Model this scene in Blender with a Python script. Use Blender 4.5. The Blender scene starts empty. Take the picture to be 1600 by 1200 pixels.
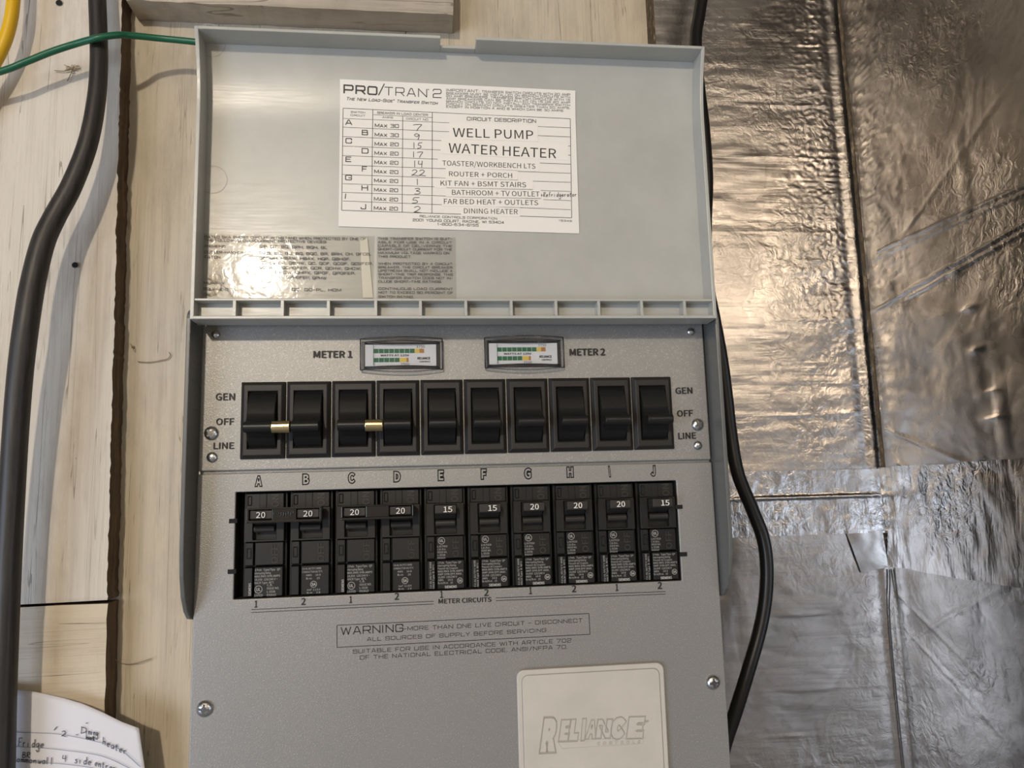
import bpy, bmesh, math, random
from mathutils import Vector, Matrix, noise
random.seed(7)
S = bpy.context.scene
COL = S.collection
# ------------------------------------------------------------------ camera
CM = ((0.99351658, 0.11311294, 0.01141308), (-0.11041412, 0.9839536, -0.14015718), (-0.02708354, 0.13798832, 0.99006349))
CC = Vector((-0.02147892, -0.44246228, -0.02922222)); FP = 1173.1155
RT = Vector([r[0] for r in CM]); FW = Vector([r[1] for r in CM]); UP = Vector([r[2] for r in CM])
cam = bpy.data.objects.new('camera', bpy.data.cameras.new('camera')); COL.objects.link(cam)
mw = Matrix((RT, UP, -FW)).transposed().to_4x4(); mw.translation = CC
cam.matrix_world = mw
cam.data.sensor_width = 36; cam.data.lens = FP / 1600 * 36; cam.data.clip_start = .01
S.camera = cam
# ------------------------------------------------------------------ world, lights, exposure
S.view_settings.view_transform = 'Standard'; S.view_settings.look = 'None'
S.view_settings.gamma = 1; S.view_settings.use_curve_mapping = False
S.view_settings.exposure = 0.0
w = bpy.data.worlds.new('world'); S.world = w; w.use_nodes = True
w.node_tree.nodes['Background'].inputs[0].default_value = (.80, .79, .80, 1)
w.node_tree.nodes['Background'].inputs[1].default_value = .22
def lamp(name, kind, loc, energy, color, size=.1, size_y=None, aim=None):
    l = bpy.data.lights.new(name, kind); l.energy = energy; l.color = color
    if kind == 'POINT': l.shadow_soft_size = size
    else:
        l.size = size
        if size_y: l.shape = 'RECTANGLE'; l.size_y = size_y
    o = bpy.data.objects.new(name, l); COL.objects.link(o); o.location = loc
    if aim: o.rotation_euler = (Vector(aim) - Vector(loc)).to_track_quat('-Z', 'Y').to_euler()
    return o
lamp('bulb_light', 'POINT', (-.68, -2.60, .84), 124, (1, .87, .70), .055)
lamp('ceiling_strip_light', 'AREA', (.15, -1.45, 1.02), 4, (1, .90, .76), 1.2, .3, aim=(.1, -.4, 0))
lamp('cool_fill_light', 'AREA', (-2.1, -2.3, -.55), 48, (.70, .81, 1), 1.5, 1.2, aim=(.2, -.4, -.5))  # added cool fill, no window behind it; placed to show in the foil
# ------------------------------------------------------------------ helpers
def at(x, y, Y=0.):
    "pixel of the photograph -> point on the vertical plane at depth Y (or on the surface Y(z))"
    if callable(Y):
        p = at(x, y, -.011)
        for _ in range(4): p = at(x, y, Y(p.z))
        return p
    d = RT * ((x - 800) / FP) + FW + UP * ((600 - y) / FP)
    return CC + d * ((Y - CC.y) / d.y)
def atX(x, y, X):
    d = RT * ((x - 800) / FP) + FW + UP * ((600 - y) / FP)
    return CC + d * ((X - CC.x) / d.x)
WO = {}
def wo(p): return WO.get(p.name, Vector((0, 0, 0))) if p else Vector((0, 0, 0))
def props(o, label=None, cat=None, group=None, kind=None):
    if label: o['label'] = label
    if cat: o['category'] = cat
    if group: o['group'] = group
    if kind: o['kind'] = kind
    return o
def empty(name, loc, label=None, cat=None, group=None, kind=None):
    o = bpy.data.objects.new(name, None); o.empty_display_size = .01
    COL.objects.link(o); o.location = loc; WO[o.name] = Vector(loc)
    return props(o, label, cat, group, kind)
class MB:
    "collects world-space geometry for one mesh object"
    def __init__(s): s.v = []; s.f = []; s.m = []
    def add(s, vs, fs, mi=0):
        b = len(s.v); s.v += [tuple(v) for v in vs]; s.f += [tuple(i + b for i in f) for f in fs]; s.m += [mi] * len(fs)
    def box(s, x0, x1, y0, y1, z0, z1, mi=0):
        vs = [(x, y, z) for x in (x0, x1) for y in (y0, y1) for z in (z0, z1)]
        s.add(vs, [(0, 1, 3, 2), (4, 6, 7, 5), (0, 4, 5, 1), (2, 3, 7, 6), (0, 2, 6, 4), (1, 5, 7, 3)], mi)
    def taper(s, x0, x1, z0, z1, yb, yf, ins, mi=0):
        "box whose front (yf) is inset by ins"
        vs = [(x0, yb, z0), (x1, yb, z0), (x1, yb, z1), (x0, yb, z1), (x0+ins, yf, z0+ins), (x1-ins, yf, z0+ins), (x1-ins, yf, z1-ins), (x0+ins, yf, z1-ins)]
        s.add(vs, [(3, 2, 1, 0), (4, 5, 6, 7), (0, 1, 5, 4), (1, 2, 6, 5), (2, 3, 7, 6), (3, 0, 4, 7)], mi)
    def prism(s, prof, x0, x1, mi=0):
        "profile of (Y,Z) points extruded along X"
        n = len(prof)
        vs = [(x0, a, b) for a, b in prof] + [(x1, a, b) for a, b in prof]
        s.add(vs, [tuple(range(n)), tuple(range(2*n-1, n-1, -1))] + [(i, i+n, (i+1) % n + n, (i+1) % n) for i in range(n)], mi)
    def plate(s, pts, y0, y1, mi=0):
        "outline of (X,Z) points extruded from y0 to y1"
        n = len(pts)
        vs = [(a, y0, b) for a, b in pts] + [(a, y1, b) for a, b in pts]
        s.add(vs, [tuple(range(n)), tuple(range(2*n-1, n-1, -1))] + [(i, i+n, (i+1) % n + n, (i+1) % n) for i in range(n)], mi)
    def ring(s, o, i, y0, y1, mi=0):
        "rectangular plate o=(x0,x1,z0,z1) with hole i, front y0 back y1"
        def c(r, y): return [(r[0], y, r[2]), (r[1], y, r[2]), (r[1], y, r[3]), (r[0], y, r[3])]
        vs = c(o, y0) + c(i, y0) + c(o, y1) + c(i, y1)
        fs = []
        for k in range(4):
            j = (k+1) % 4
            fs += [(k, j, 4+j, 4+k), (8+k, 12+k, 12+j, 8+j), (k, 8+k, 8+j, j), (4+k, 4+j, 12+j, 12+k)]
        s.add(vs, fs, mi)
    def lathe(s, prof, c, seg=20, mi=0, axis='Y'):
        "profile of (r, h) turned about Y through c (h toward the viewer)"
        vs = []; fs = []; n = len(prof)
        for k in range(seg):
            a = 2*math.pi*k/seg
            for r, h in prof: vs.append((c[0]+r*math.cos(a), c[1]-h, c[2]+r*math.sin(a)))
        for k in range(seg):
            for i in range(n-1):
                a = k*n+i; b = ((k+1) % seg)*n+i; fs.append((a, b, b+1, a+1))
        s.add(vs, fs, mi)
    def tube(s, pts, r, seg=14, mi=0, sub=6, jit=0):
        P = spline(pts, sub); vs = []; fs = []; n = len(P)
        rr = r if callable(r) else (lambda t: r)
        prev = None
        for k, p in enumerate(P):
            t = (P[min(k+1, n-1)] - P[max(k-1, 0)]).normalized()
            u = t.cross(Vector((0, 1, 0)));
            if u.length < .1: u = t.cross(Vector((0, 0, 1)))
            u.normalize(); v = t.cross(u)
            for j in range(seg):
                a = 2*math.pi*j/seg; vs.append(p + (u*math.cos(a)+v*math.sin(a))*rr(k/(n-1)))
        for k in range(n-1):
            for j in range(seg):
                a = k*seg+j; b = k*seg+(j+1) % seg; fs.append((a, b, b+seg, a+seg))
        fs += [tuple(range(seg))[::-1], tuple(range((n-1)*seg, n*seg))]
        s.add(vs, fs, mi)
    def ribbon(s, pts, wd, yo=0):
        P = [Vector(p) for p in pts]
        if len(P) < 2: return
        n = len(P); vs = []
        for k, p in enumerate(P):
            t = (P[min(k+1, n-1)] - P[max(k-1, 0)]); t.y = 0
            if t.length < 1e-7: t = Vector((1, 0, 0))
            t.normalize(); u = Vector((-t.z, 0, t.x)) * wd/2
            vs += [p + u, p - u]
        s.add(vs, [(2*k, 2*k+1, 2*k+3, 2*k+2) for k in range(n-1)])
    def build(s, name, mats, parent=None, smooth=False, bevel=0, seg=2, loc=None, **kw):
        me = bpy.data.meshes.new(name)
        o = bpy.data.objects.new(name, me); COL.objects.link(o)
        base = wo(parent)
        L = Vector(loc) if loc is not None else (base.copy() if parent else Vector((0, 0, 0)))
        if loc is None and not parent and s.v:
            n = len(s.v); L = Vector((sum(v[0] for v in s.v)/n, sum(v[1] for v in s.v)/n, min(v[2] for v in s.v)))
        me.from_pydata([(v[0]-L.x, v[1]-L.y, v[2]-L.z) for v in s.v], [], s.f)
        for m in (mats if isinstance(mats, (list, tuple)) else [mats]): me.materials.append(m)
        me.polygons.foreach_set('material_index', s.m)
        if smooth: me.polygons.foreach_set('use_smooth', [True]*len(s.f))
        me.update()
        bm = bmesh.new(); bm.from_mesh(me); bmesh.ops.recalc_face_normals(bm, faces=bm.faces) if kw.pop('recalc', True) else None
        bm.to_mesh(me); bm.free()
        if parent: o.parent = parent
        o.location = L - base if parent else L
        WO[o.name] = L
        if bevel:
            b = o.modifiers.new('bevel', 'BEVEL'); b.width = bevel; b.segments = seg; b.limit_method = 'ANGLE'; b.angle_limit = .6
        if smooth == 'auto':
            me.polygons.foreach_set('use_smooth', [True]*len(s.f)); me.set_sharp_from_angle(angle=.7)
        return props(o, **kw)
def spline(pts, sub=6):
    P = [Vector(p) for p in pts]; P = [P[0]*2-P[1]] + P + [P[-1]*2-P[-2]]; R = []
    for i in range(1, len(P)-2):
        a, b, c, d = P[i-1:i+3]
        for k in range(sub):
            t = k/sub
            R.append(.5*((2*b)+(c-a)*t+(2*a-5*b+4*c-d)*t*t+(3*b-a-3*c+d)*t**3))
    R.append(P[-2]); return R
# ---- lettering
try:
    import os
    for lib in ('LOCAL', 'SYSTEM'):
        fp = os.path.join(bpy.utils.resource_path(lib), 'datafiles', 'fonts', 'Noto Sans CJK Regular.woff2')
        if os.path.exists(fp): FONT = bpy.data.fonts.load(fp); break
except Exception: FONT = None
def glyphs(txt, bold=0, caps=False, outline=0, res=2, spacing=1):
    c = bpy.data.curves.new('t', 'FONT'); c.body = txt; c.size = 1; c.resolution_u = res; c.space_character = spacing
    if FONT: c.font = FONT
    if outline and bold: c.offset = bold
    if outline: c.fill_mode = 'NONE'; c.bevel_depth = outline; c.bevel_resolution = 0
    if caps:
        c.small_caps_scale = .78
        for f in c.body_format: f.use_small_caps = True
    o = bpy.data.objects.new('t', c); me = o.to_mesh()
    vs = [v.co.copy() for v in me.vertices]; fs = [tuple(p.vertices) for p in me.polygons]
    o.to_mesh_clear(); bpy.data.objects.remove(o); bpy.data.curves.remove(c)
    if bold and not outline:                       # heavier weight: the glyph struck four times, a hair apart
        n = len(vs); b0 = list(vs); f0 = list(fs)
        for i, (dx, dy) in enumerate(((1, 0), (.5, .5), (.5, -.5))):
            k = len(vs); vs += [Vector((p.x+dx*bold*1.3, p.y+dy*bold*.8, p.z+.010*(i+1))) for p in b0]; fs += [tuple(q+k for q in f) for f in f0]
    return vs, fs
CAP = None
def lettering(mb, txt, a, b, h, Y, wpx=True, bold=0, caps=False, outline=0, shear=0, spacing=1, yo=-.00015, fit=True, res=2):
    """flat text from pixel a to pixel b (baseline ends), cap height h px, on the plane Y"""
    global CAP
    if CAP is None:
        v, _ = glyphs('H'); CAP = max(p.y for p in v)
    A = at(a[0], a[1], Y); B = at(b[0], b[1], Y)
    hw = (at(a[0], a[1]-h, Y) - A).length
    ex = (B-A); W = ex.length; ex.normalize(); ez = Vector((-ex.z, 0, ex.x))
    vs, fs = glyphs(txt, bold, caps, outline, spacing=spacing, res=res)
    if not vs: return
    x0 = min(p.x for p in vs); x1 = max(p.x for p in vs)
    sx = W/(x1-x0) if fit else hw/CAP; sy = hw/CAP
    out = []
    for p in vs:
        v = A + ex*((p.x-x0)*sx + p.y*sy*shear) + ez*(p.y*sy)
        v.y = (Y(v.z) if callable(Y) else Y) + yo - p.z*sy
        out.append(v)
    mb.add(out, fs)
def ltext(mb, txt, x, z, w, h, Y, rot=0, bold=0, caps=False, outline=0):
    "text in metres: left baseline x,z fitted to width w and cap height h; rot degrees"
    global CAP
    if CAP is None:
        v, _ = glyphs('H'); CAP = max(p.y for p in v)
    vs, fs = glyphs(txt, bold, caps, outline)
    x0 = min(p.x for p in vs); x1 = max(p.x for p in vs); c, s_ = math.cos(math.radians(rot)), math.sin(math.radians(rot))
    out = []
    for p in vs:
        u = (p.x-x0)*w/(x1-x0); v = p.y*h/CAP
        out.append((x+u*c-v*s_, Y-p.z*h/CAP, z+u*s_+v*c))
    mb.add(out, fs)
# square technical capitals drawn with one stroke width; lower-case input gives small capitals
_O = [(.12,0),(.88,0),(1,.12),(1,.88),(.88,1),(.12,1),(0,.88),(0,.12),(.12,0)]
SQ = {'A': [[(0,0),(.42,1),(.58,1),(1,0)],[(.16,.3),(.84,.3)]], 'B': [[(0,0),(0,1),(.85,1),(.95,.9),(.95,.64),(.85,.53),(0,.53)],[(.85,.53),(1,.42),(1,.1),(.9,0),(0,0)]],
'C': [[(1,.7),(1,.88),(.88,1),(.12,1),(0,.88),(0,.12),(.12,0),(.88,0),(1,.12),(1,.3)]], 'D': [[(0,0),(0,1),(.86,1),(1,.86),(1,.14),(.86,0),(0,0)]],
'E': [[(1,1),(0,1),(0,0),(1,0)],[(0,.52),(.85,.52)]], 'F': [[(1,1),(0,1),(0,0)],[(0,.5),(.85,.5)]],
'G': [[(1,.72),(1,.88),(.88,1),(.12,1),(0,.88),(0,.12),(.12,0),(.88,0),(1,.12),(1,.46),(.55,.46)]], 'H': [[(0,0),(0,1)],[(1,0),(1,1)],[(0,.52),(1,.52)]],
'I': [[(0,0),(0,1)]], 'J': [[(1,1),(1,.12),(.88,0),(.12,0),(0,.12),(0,.3)]], 'K': [[(0,0),(0,1)],[(1,1),(.3,.52),(1,0)],[(0,.52),(.3,.52)]], 'L': [[(0,1),(0,0),(1,0)]],
'M': [[(0,0),(0,1),(.5,.15),(1,1),(1,0)]], 'N': [[(0,0),(0,1),(1,0),(1,1)]], 'O': [_O], 'P': [[(0,0),(0,1),(.88,1),(1,.88),(1,.52),(.88,.4),(0,.4)]],
'Q': [_O, [(.65,.25),(1.05,-.1)]], 'R': [[(0,0),(0,1),(.88,1),(1,.88),(1,.54),(.88,.42),(0,.42)],[(.6,.42),(1,0)]],
'S': [[(1,.75),(1,.88),(.88,1),(.12,1),(0,.88),(0,.65),(.12,.53),(.88,.53),(1,.41),(1,.12),(.88,0),(.12,0),(0,.12),(0,.25)]], 'T': [[(0,1),(1,1)],[(.5,1),(.5,0)]],
'U': [[(0,1),(0,.12),(.12,0),(.88,0),(1,.12),(1,1)]], 'V': [[(0,1),(.5,0),(1,1)]], 'W': [[(0,1),(.25,0),(.5,.9),(.75,0),(1,1)]], 'X': [[(0,0),(1,1)],[(0,1),(1,0)]],
'Y': [[(0,1),(.5,.45),(1,1)],[(.5,.45),(.5,0)]], 'Z': [[(0,1),(1,1),(0,0),(1,0)]], '0': [_O], '1': [[(0,.85),(.5,1),(.5,0)]],
'2': [[(0,.8),(0,.88),(.12,1),(.88,1),(1,.88),(1,.62),(.88,.5),(.12,.45),(0,.33),(0,0),(1,0)]], '3': [[(0,1),(.88,1),(1,.88),(1,.6),(.88,.53),(.3,.53)],[(.88,.53),(1,.44),(1,.12),(.88,0),(0,0)]],
'4': [[(.8,0),(.8,1),(0,.3),(1,.3)]], '5': [[(1,1),(0,1),(0,.58),(.88,.58),(1,.46),(1,.12),(.88,0),(0,0)]], '6': [[(.9,1),(.12,1),(0,.88),(0,.12),(.12,0),(.88,0),(1,.12),(1,.46),(.88,.58),(0,.58)]],
'7': [[(0,1),(1,1),(.35,0)]], '8': [_O, [(0,.53),(1,.53)]], '9': [[(.1,0),(.88,0),(1,.12),(1,.88),(.88,1),(.12,1),(0,.88),(0,.54),(.12,.42),(1,.42)]],
'.': [[(0,0),(0,.05)]], ',': [[(.1,.08),(0,-.15)]], ':': [[(0,.1),(0,.16)],[(0,.6),(0,.66)]], '-': [[(0,.45),(.6,.45)]], '/': [[(0,-.1),(.6,1.1)]], '®': [[(0,.8),(.2,.8),(.2,1),(0,1),(0,.8)]]}
SQW = {'I': .12, 'M': 1.2, 'W': 1.35, '1': .5, '.': .1, ',': .15, ':': .1, '-': .6, '/': .6, '®': .3, 'L': .85, 'E': .85, 'F': .85, 'T': .95}
def square(mb, txt, a, b, h, Y, wt=.15, shear=0, yo=-.00015):
    A = at(*a, Y); B = at(*b, Y); hw = (at(a[0], a[1]-h, Y)-A).length
    ex = B-A; W = ex.length; ex.normalize(); ez = Vector((-ex.z, 0, ex.x))
    x = 0; g = []
    for ch in txt:
        if ch == ' ': x += .75; continue
        k = .80 if ch.islower() else 1; cw = SQW.get(ch.upper(), 1)*k
        for st in SQ[ch.upper()]: g.append([(x+p[0]*(cw if ch.upper() in 'IMW1LEFT' else k), p[1]*k) for p in st])
        x += cw+.38
    x -= .38; sx = W/x; wd = wt*hw
    for st in g:
        for p, q in zip(st, st[1:]):
            u = Vector(((q[0]-p[0])*sx, 0, (q[1]-p[1])*hw)); 
            if u.length < 1e-9: continue
            d = u.normalized()*wd*.42; n = Vector((-d.z, 0, d.x)).normalized()*wd/2
            out = []
            for c in ((Vector((p[0]*sx, 0, p[1]*hw))-d)+n, (Vector((p[0]*sx, 0, p[1]*hw))-d)-n, (Vector((q[0]*sx, 0, q[1]*hw))+d)-n, (Vector((q[0]*sx, 0, q[1]*hw))+d)+n):
                v = A+ex*(c.x+c.z*shear)+ez*c.z; v.y = (Y(v.z) if callable(Y) else Y)+yo; out.append(v)
            mb.add(out, [(0, 1, 2, 3)])
# single-stroke pen alphabet, unit box, y up, x-height .5
PEN = {
'0': [[(.3,1),(.05,.6),(.1,.1),(.4,0),(.55,.5),(.3,1)]], '1': [[(.25,1),(.3,0)]],
'2': [[(.05,.8),(.3,1),(.5,.75),(.3,.35),(.02,.02),(.2,.1),(.65,0)]],
'3': [[(.08,.9),(.4,1),(.45,.75),(.2,.55),(.5,.4),(.45,.08),(.05,.02)]],
'4': [[(.1,1),(.08,.5),(.55,.5)],[(.5,1),(.48,0)]], '5': [[(.6,1),(.2,.95)],[(.2,.95),(.12,.55),(.4,.5),(.45,.15),(.05,.0)]],
'7': [[(.0,.85),(.3,.95),(.65,.95),(.45,.5),(.3,0)]], '9': [[(.5,.8),(.25,1),(.05,.75),(.3,.5),(.5,.85),(.48,.4),(.4,0)]],
'a': [[(.45,.4),(.25,.5),(.05,.25),(.2,0),(.42,.25),(.45,.45),(.45,0)]], 'b': [[(.08,1),(.06,0),(.3,.0),(.42,.25),(.25,.45),(.08,.3)]],
'c': [[(.4,.45),(.15,.45),(.05,.2),(.2,0),(.42,.08)]], 'd': [[(.42,.4),(.2,.48),(.05,.2),(.2,0),(.4,.15)],[(.46,1),(.42,0)]],
'e': [[(.05,.25),(.4,.28),(.3,.5),(.08,.35),(.1,.05),(.42,.05)]], 'f': [[(.4,.95),(.22,1),(.18,.6),(.18,0)],[(.02,.5),(.38,.52)]],
'g': [[(.42,.42),(.2,.5),(.05,.25),(.2,.05),(.42,.3)],[(.44,.48),(.42,-.35),(.2,-.5),(.02,-.3)]],
'h': [[(.08,1),(.06,0)],[(.06,.3),(.25,.5),(.4,.35),(.42,0)]], 'i': [[(.12,.5),(.12,0)],[(.14,.75),(.16,.78)]], 'l': [[(.12,1),(.12,0)]],
'm': [[(.05,.5),(.05,0)],[(.05,.35),(.2,.5),(.28,.3),(.28,0)],[(.28,.3),(.42,.5),(.52,.3),(.52,0)]],
'n': [[(.05,.5),(.06,0)],[(.06,.3),(.25,.5),(.38,.35),(.4,0)]], 'o': [[(.25,.5),(.06,.3),(.15,.02),(.38,.1),(.4,.4),(.25,.5)]],
'r': [[(.06,.5),(.08,0)],[(.08,.3),(.2,.48),(.36,.46)]], 's': [[(.38,.48),(.12,.42),(.32,.2),(.25,.0),(.02,.05)]],
't': [[(.2,.85),(.18,.05),(.34,.02)],[(.02,.55),(.38,.57)]], 'u': [[(.06,.5),(.08,.08),(.25,0),(.38,.15)],[(.4,.5),(.42,0)]],
'w': [[(.03,.5),(.14,0),(.26,.35),(.38,0),(.5,.5)]], 'F': [[(.08,1),(.05,0)],[(.05,.98),(.55,1)],[(.06,.5),(.42,.52)]],
'R': [[(.08,1),(.05,0)],[(.05,.95),(.4,.98),(.42,.65),(.08,.5),(.48,0)]], 'B': [[(.08,1),(.05,0)],[(.05,.97),(.4,.9),(.35,.6),(.08,.52),(.45,.4),(.42,.05),(.05,0)]],
'D': [[(.1,1),(.05,0)],[(.0,.95),(.5,.8),(.5,.3),(.05,0)]], '+': [[(.05,.35),(.42,.35)],[(.24,.6),(.22,.1)]], '-': [[(.05,.35),(.4,.37)]],
'/': [[(.4,1),(.02,.2)]], '.': [[(.1,.0),(.14,.04)]], ' ': []}
def pen(mb, txt, a, b, h, fn, wd):
    "handwriting from pixel a to pixel b, capital height h px; fn maps a pixel to a point"
    n = len(txt)
    for i, ch in enumerate(txt):
        for st in PEN[ch]:
            pts = [(p[0], p[1]) for p in st]
            if len(pts) > 2:
                sp = spline([(p[0], 0, p[1]) for p in pts], 4); pts = [(p.x, p.z) for p in sp]
            out = []
            for u, v in pts:
                t = (i+u*1.5)/n
                x = a[0]+(b[0]-a[0])*t - (b[1]-a[1])/max(1, abs(b[0]-a[0]))*v*h*-0; y = a[1]+(b[1]-a[1])*t
                out.append(fn(x+v*h*.06, y-v*h))
            mb.ribbon(out, wd)
# ------------------------------------------------------------------ materials
def mat(name, color=(.5,.5,.5), rough=.5, metal=0, **kw):
    m = bpy.data.materials.new(name); m.use_nodes = True
    b = m.node_tree.nodes['Principled BSDF']
    b.inputs['Base Color'].default_value = (*color, 1); b.inputs['Roughness'].default_value = rough; b.inputs['Metallic'].default_value = metal
    for k, v in kw.items(): b.inputs[k.replace('_', ' ')].default_value = v
    return m
class NT:
    def __init__(s, m): s.t = m.node_tree; s.b = s.t.nodes['Principled BSDF']; s.pos = s.n('ShaderNodeNewGeometry').outputs['Position']
    def n(s, ty, **kw):
        x = s.t.nodes.new(ty)
        for k, v in kw.items(): setattr(x, k, v)
        return x
    def l(s, a, b): s.t.links.new(a, b)
    def map(s, sc, rot=(0,0,0), loc=(0,0,0)):
        m = s.n('ShaderNodeMapping'); s.l(s.pos, m.inputs[0]); m.inputs['Scale'].default_value = sc; m.inputs['Rotation'].default_value = rot; m.inputs['Location'].default_value = loc
        return m.outputs[0]
    def noise(s, vec, scale=1, detail=4, rough=.5, dist=0):
        x = s.n('ShaderNodeTexNoise'); s.l(vec, x.inputs['Vector']); x.inputs['Scale'].default_value = scale; x.inputs['Detail'].default_value = detail
        x.inputs['Roughness'].default_value = rough; x.inputs['Distortion'].default_value = dist
        return x.outputs['Fac']
    def ramp(s, f, stops):
        r = s.n('ShaderNodeValToRGB'); s.l(f, r.inputs[0]); e = r.color_ramp.elements
        while len(e) < len(stops): e.new(.5)
        for i, (p, c) in enumerate(stops):
            e[i].position = p; e[i].color = (*c, 1) if isinstance(c, tuple) else (c, c, c, 1)
        return r.outputs[0]
    def mix(s, f, a, b, mode='MIX'):
        x = s.n('ShaderNodeMix', data_type='RGBA', blend_type=mode)
        for sock, v in ((x.inputs[0], f), (x.inputs[6], a), (x.inputs[7], b)):
            if hasattr(v, 'links'): s.l(v, sock)
            elif isinstance(v, tuple): sock.default_value = (*v, 1)
            else: sock.default_value = v
        return x.outputs[2]
    def math(s, op, a, b=0):
        x = s.n('ShaderNodeMath', operation=op)
        for i, v in enumerate((a, b)):
            if hasattr(v, 'links'): s.l(v, x.inputs[i])
            else: x.inputs[i].default_value = v
        return x.outputs[0]
    def bump(s, h, strength=.3, dist=.001, prev=None):
        x = s.n('ShaderNodeBump'); s.l(h, x.inputs['Height']); x.inputs['Strength'].default_value = strength; x.inputs['Distance'].default_value = dist
        if prev: s.l(prev, x.inputs['Normal'])
        return x.outputs[0]
def wood(name, base, pale, dark, crack=.55, rough=.6, horizontal=False):
    m = mat(name, base, rough); t = NT(m)
    st = (1, 1, 1)
    def v(a, b): return t.map((b, 30, a) if horizontal else (a, 30, b))
    big = t.noise(t.map((9, 9, 3.5)), 1, 5, .6)
    streak = t.noise(v(150, 5), 1, 5, .62)
    fine = t.noise(v(900, 28), 1, 3, .6)
    c = t.mix(t.ramp(big, [(.35, 0.), (.68, 1.)]), base, pale)
    c = t.mix(t.math('MULTIPLY', t.ramp(streak, [(.5, 0.), (.8, 1.)]), .55), c, dark)
    # cracks: thin contour lines of stretched noises, broken up along their length
    ck = None
    for sc, sl, lev, wid, lo in ((60, 1.3, crack-.03, .0032, (36, 6)), (110, 2.4, crack-.06, .0040, (50, 12)), (170, 4.0, crack+.02, .0050, (70, 20))):
        n1 = t.noise(v(sc, sl), 1, 2, .5, .5); line = t.math('LESS_THAN', t.math('ABSOLUTE', t.math('SUBTRACT', n1, lev)), wid)
        brk = t.ramp(t.noise(v(*lo), 1, 3), [(.50, 0.), (.60, 1.)]); one = t.math('MULTIPLY', line, brk)
        ck = one if ck is None else t.math('MAXIMUM', ck, one)
    blot = t.noise(t.map((26, 26, 11), loc=(5, 2, 1)), 1, 6, .7)
    c = t.mix(t.math('MULTIPLY', t.ramp(blot, [(.50, 0.), (.72, 1.)]), .5), c, dark)
    spots = t.ramp(t.noise(t.map((260, 100, 190)), 1, 2), [(.80, 0.), (.84, 1.)])
    c = t.mix(t.math('MULTIPLY', ck, .62), c, (.13, .10, .07))
    c = t.mix(t.math('MULTIPLY', spots, .6), c, (.16, .11, .06))
    c = t.mix(t.math('MULTIPLY', t.ramp(fine, [(.55, 0.), (.75, 1.)]), .25), c, dark)
    t.l(c, t.b.inputs['Base Color'])
    h = t.math('ADD', t.math('MULTIPLY', streak, .7), t.math('MULTIPLY', fine, .35)); h = t.math('SUBTRACT', h, t.math('MULTIPLY', ck, .8))
    t.l(t.bump(h, .55, .0012), t.b.inputs['Normal'])
    return m
M = {}
M['wood_white'] = wood('painted_wood_white', (.60, .545, .45), (.70, .66, .59), (.36, .31, .25))
M['wood_yellow'] = wood('painted_wood_cream', (.55, .465, .33), (.56, .51, .42), (.30, .26, .20), crack=.5)
M['wood_grain_across'] = wood('painted_wood_cross_grain', (.60, .50, .35), (.66, .60, .50), (.42, .35, .26), crack=.40, horizontal=True)
M['wood_beam'] = wood('painted_wood_grey', (.42, .37, .30), (.55, .48, .38), (.22, .18, .13), crack=.52, horizontal=True)
def raw_wood():
    m = mat('raw_wood_edge', (.11, .065, .035), .85); t = NT(m)
    n = t.noise(t.map((300, 200, 18)), 1, 5, .7)
    t.l(t.ramp(n, [(.3, (.05, .03, .015)), (.55, (.13, .08, .045)), (.8, (.25, .18, .11))]), t.b.inputs['Base Color'])
    t.l(t.bump(n, .8, .003), t.b.inputs['Normal']); return m
M['raw'] = raw_wood()
def speckle(name, base, spark, rough=.42, metal=.35):
    m = mat(name, base, rough, metal); t = NT(m)
    n = t.noise(t.map((1, 1, 1)), 1300, 2, .7); n2 = t.noise(t.map((1, 1, 1)), 2200, 1, .5)
    n3 = t.noise(t.map((1, 1, 1)), 14, 3, .5)
    c = t.mix(t.ramp(n, [(.56, 0.), (.72, 1.)]), base, spark)
    c = t.mix(t.math('MULTIPLY', t.ramp(n3, [(.35, 0.), (.7, 1.)]), .12), c, (.2, .2, .2))
    t.l(c, t.b.inputs['Base Color'])
    t.l(t.math('ADD', t.math('MULTIPLY', n2, .25), rough-.12), t.b.inputs['Roughness'])
    t.l(t.bump(n, .30, .0004), t.b.inputs['Normal']); return m
M['panel'] = speckle('grey_hammered_enamel', (.27, .268, .255), (.44, .43, .40))
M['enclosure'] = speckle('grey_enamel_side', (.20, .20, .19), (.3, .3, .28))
def plastic(name, base, rough=.32, spec=.5, sss=0):
    m = mat(name, base, rough); t = NT(m); t.b.inputs['Specular IOR Level'].default_value = spec
    if sss: t.b.inputs['Subsurface Weight'].default_value = sss; t.b.inputs['Subsurface Radius'].default_value = (1, .85, .6); t.b.inputs['Subsurface Scale'].default_value = .004
    n = t.noise(t.map((40, 40, 40)), 1, 4, .6); s = t.noise(t.map((60, 60, 900), rot=(0, .35, 0)), 1, 2, .5)
    dk = tuple(c*.9 for c in base)
    t.l(t.mix(t.ramp(n, [(.3, 0.), (.7, 1.)]), dk, base), t.b.inputs['Base Color'])
    t.l(t.math('ADD', t.math('MULTIPLY', s, .16), rough-.06), t.b.inputs['Roughness'])
    t.l(t.bump(n, .05, .0008), t.b.inputs['Normal']); return m
M['lid'] = plastic('grey_moulded_plastic', (.45, .455, .42), .30, .5, .35)
M['guard'] = plastic('dark_grey_moulded_plastic', (.115, .12, .115), .33)
M['plaque'] = plastic('pale_grey_plastic', (.56, .53, .47), .5)
M['black'] = plastic('black_plastic', (.012, .012, .012), .36, .35)
M['black_frame'] = plastic('black_satin_plastic', (.020, .0185, .017), .45, .35)
M['black_gloss'] = mat('black_gloss_plastic', (.012, .012, .012), .16)
M['breaker'] = plastic('breaker_black_moulding', (.010, .010, .010), .40, .35)
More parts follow.
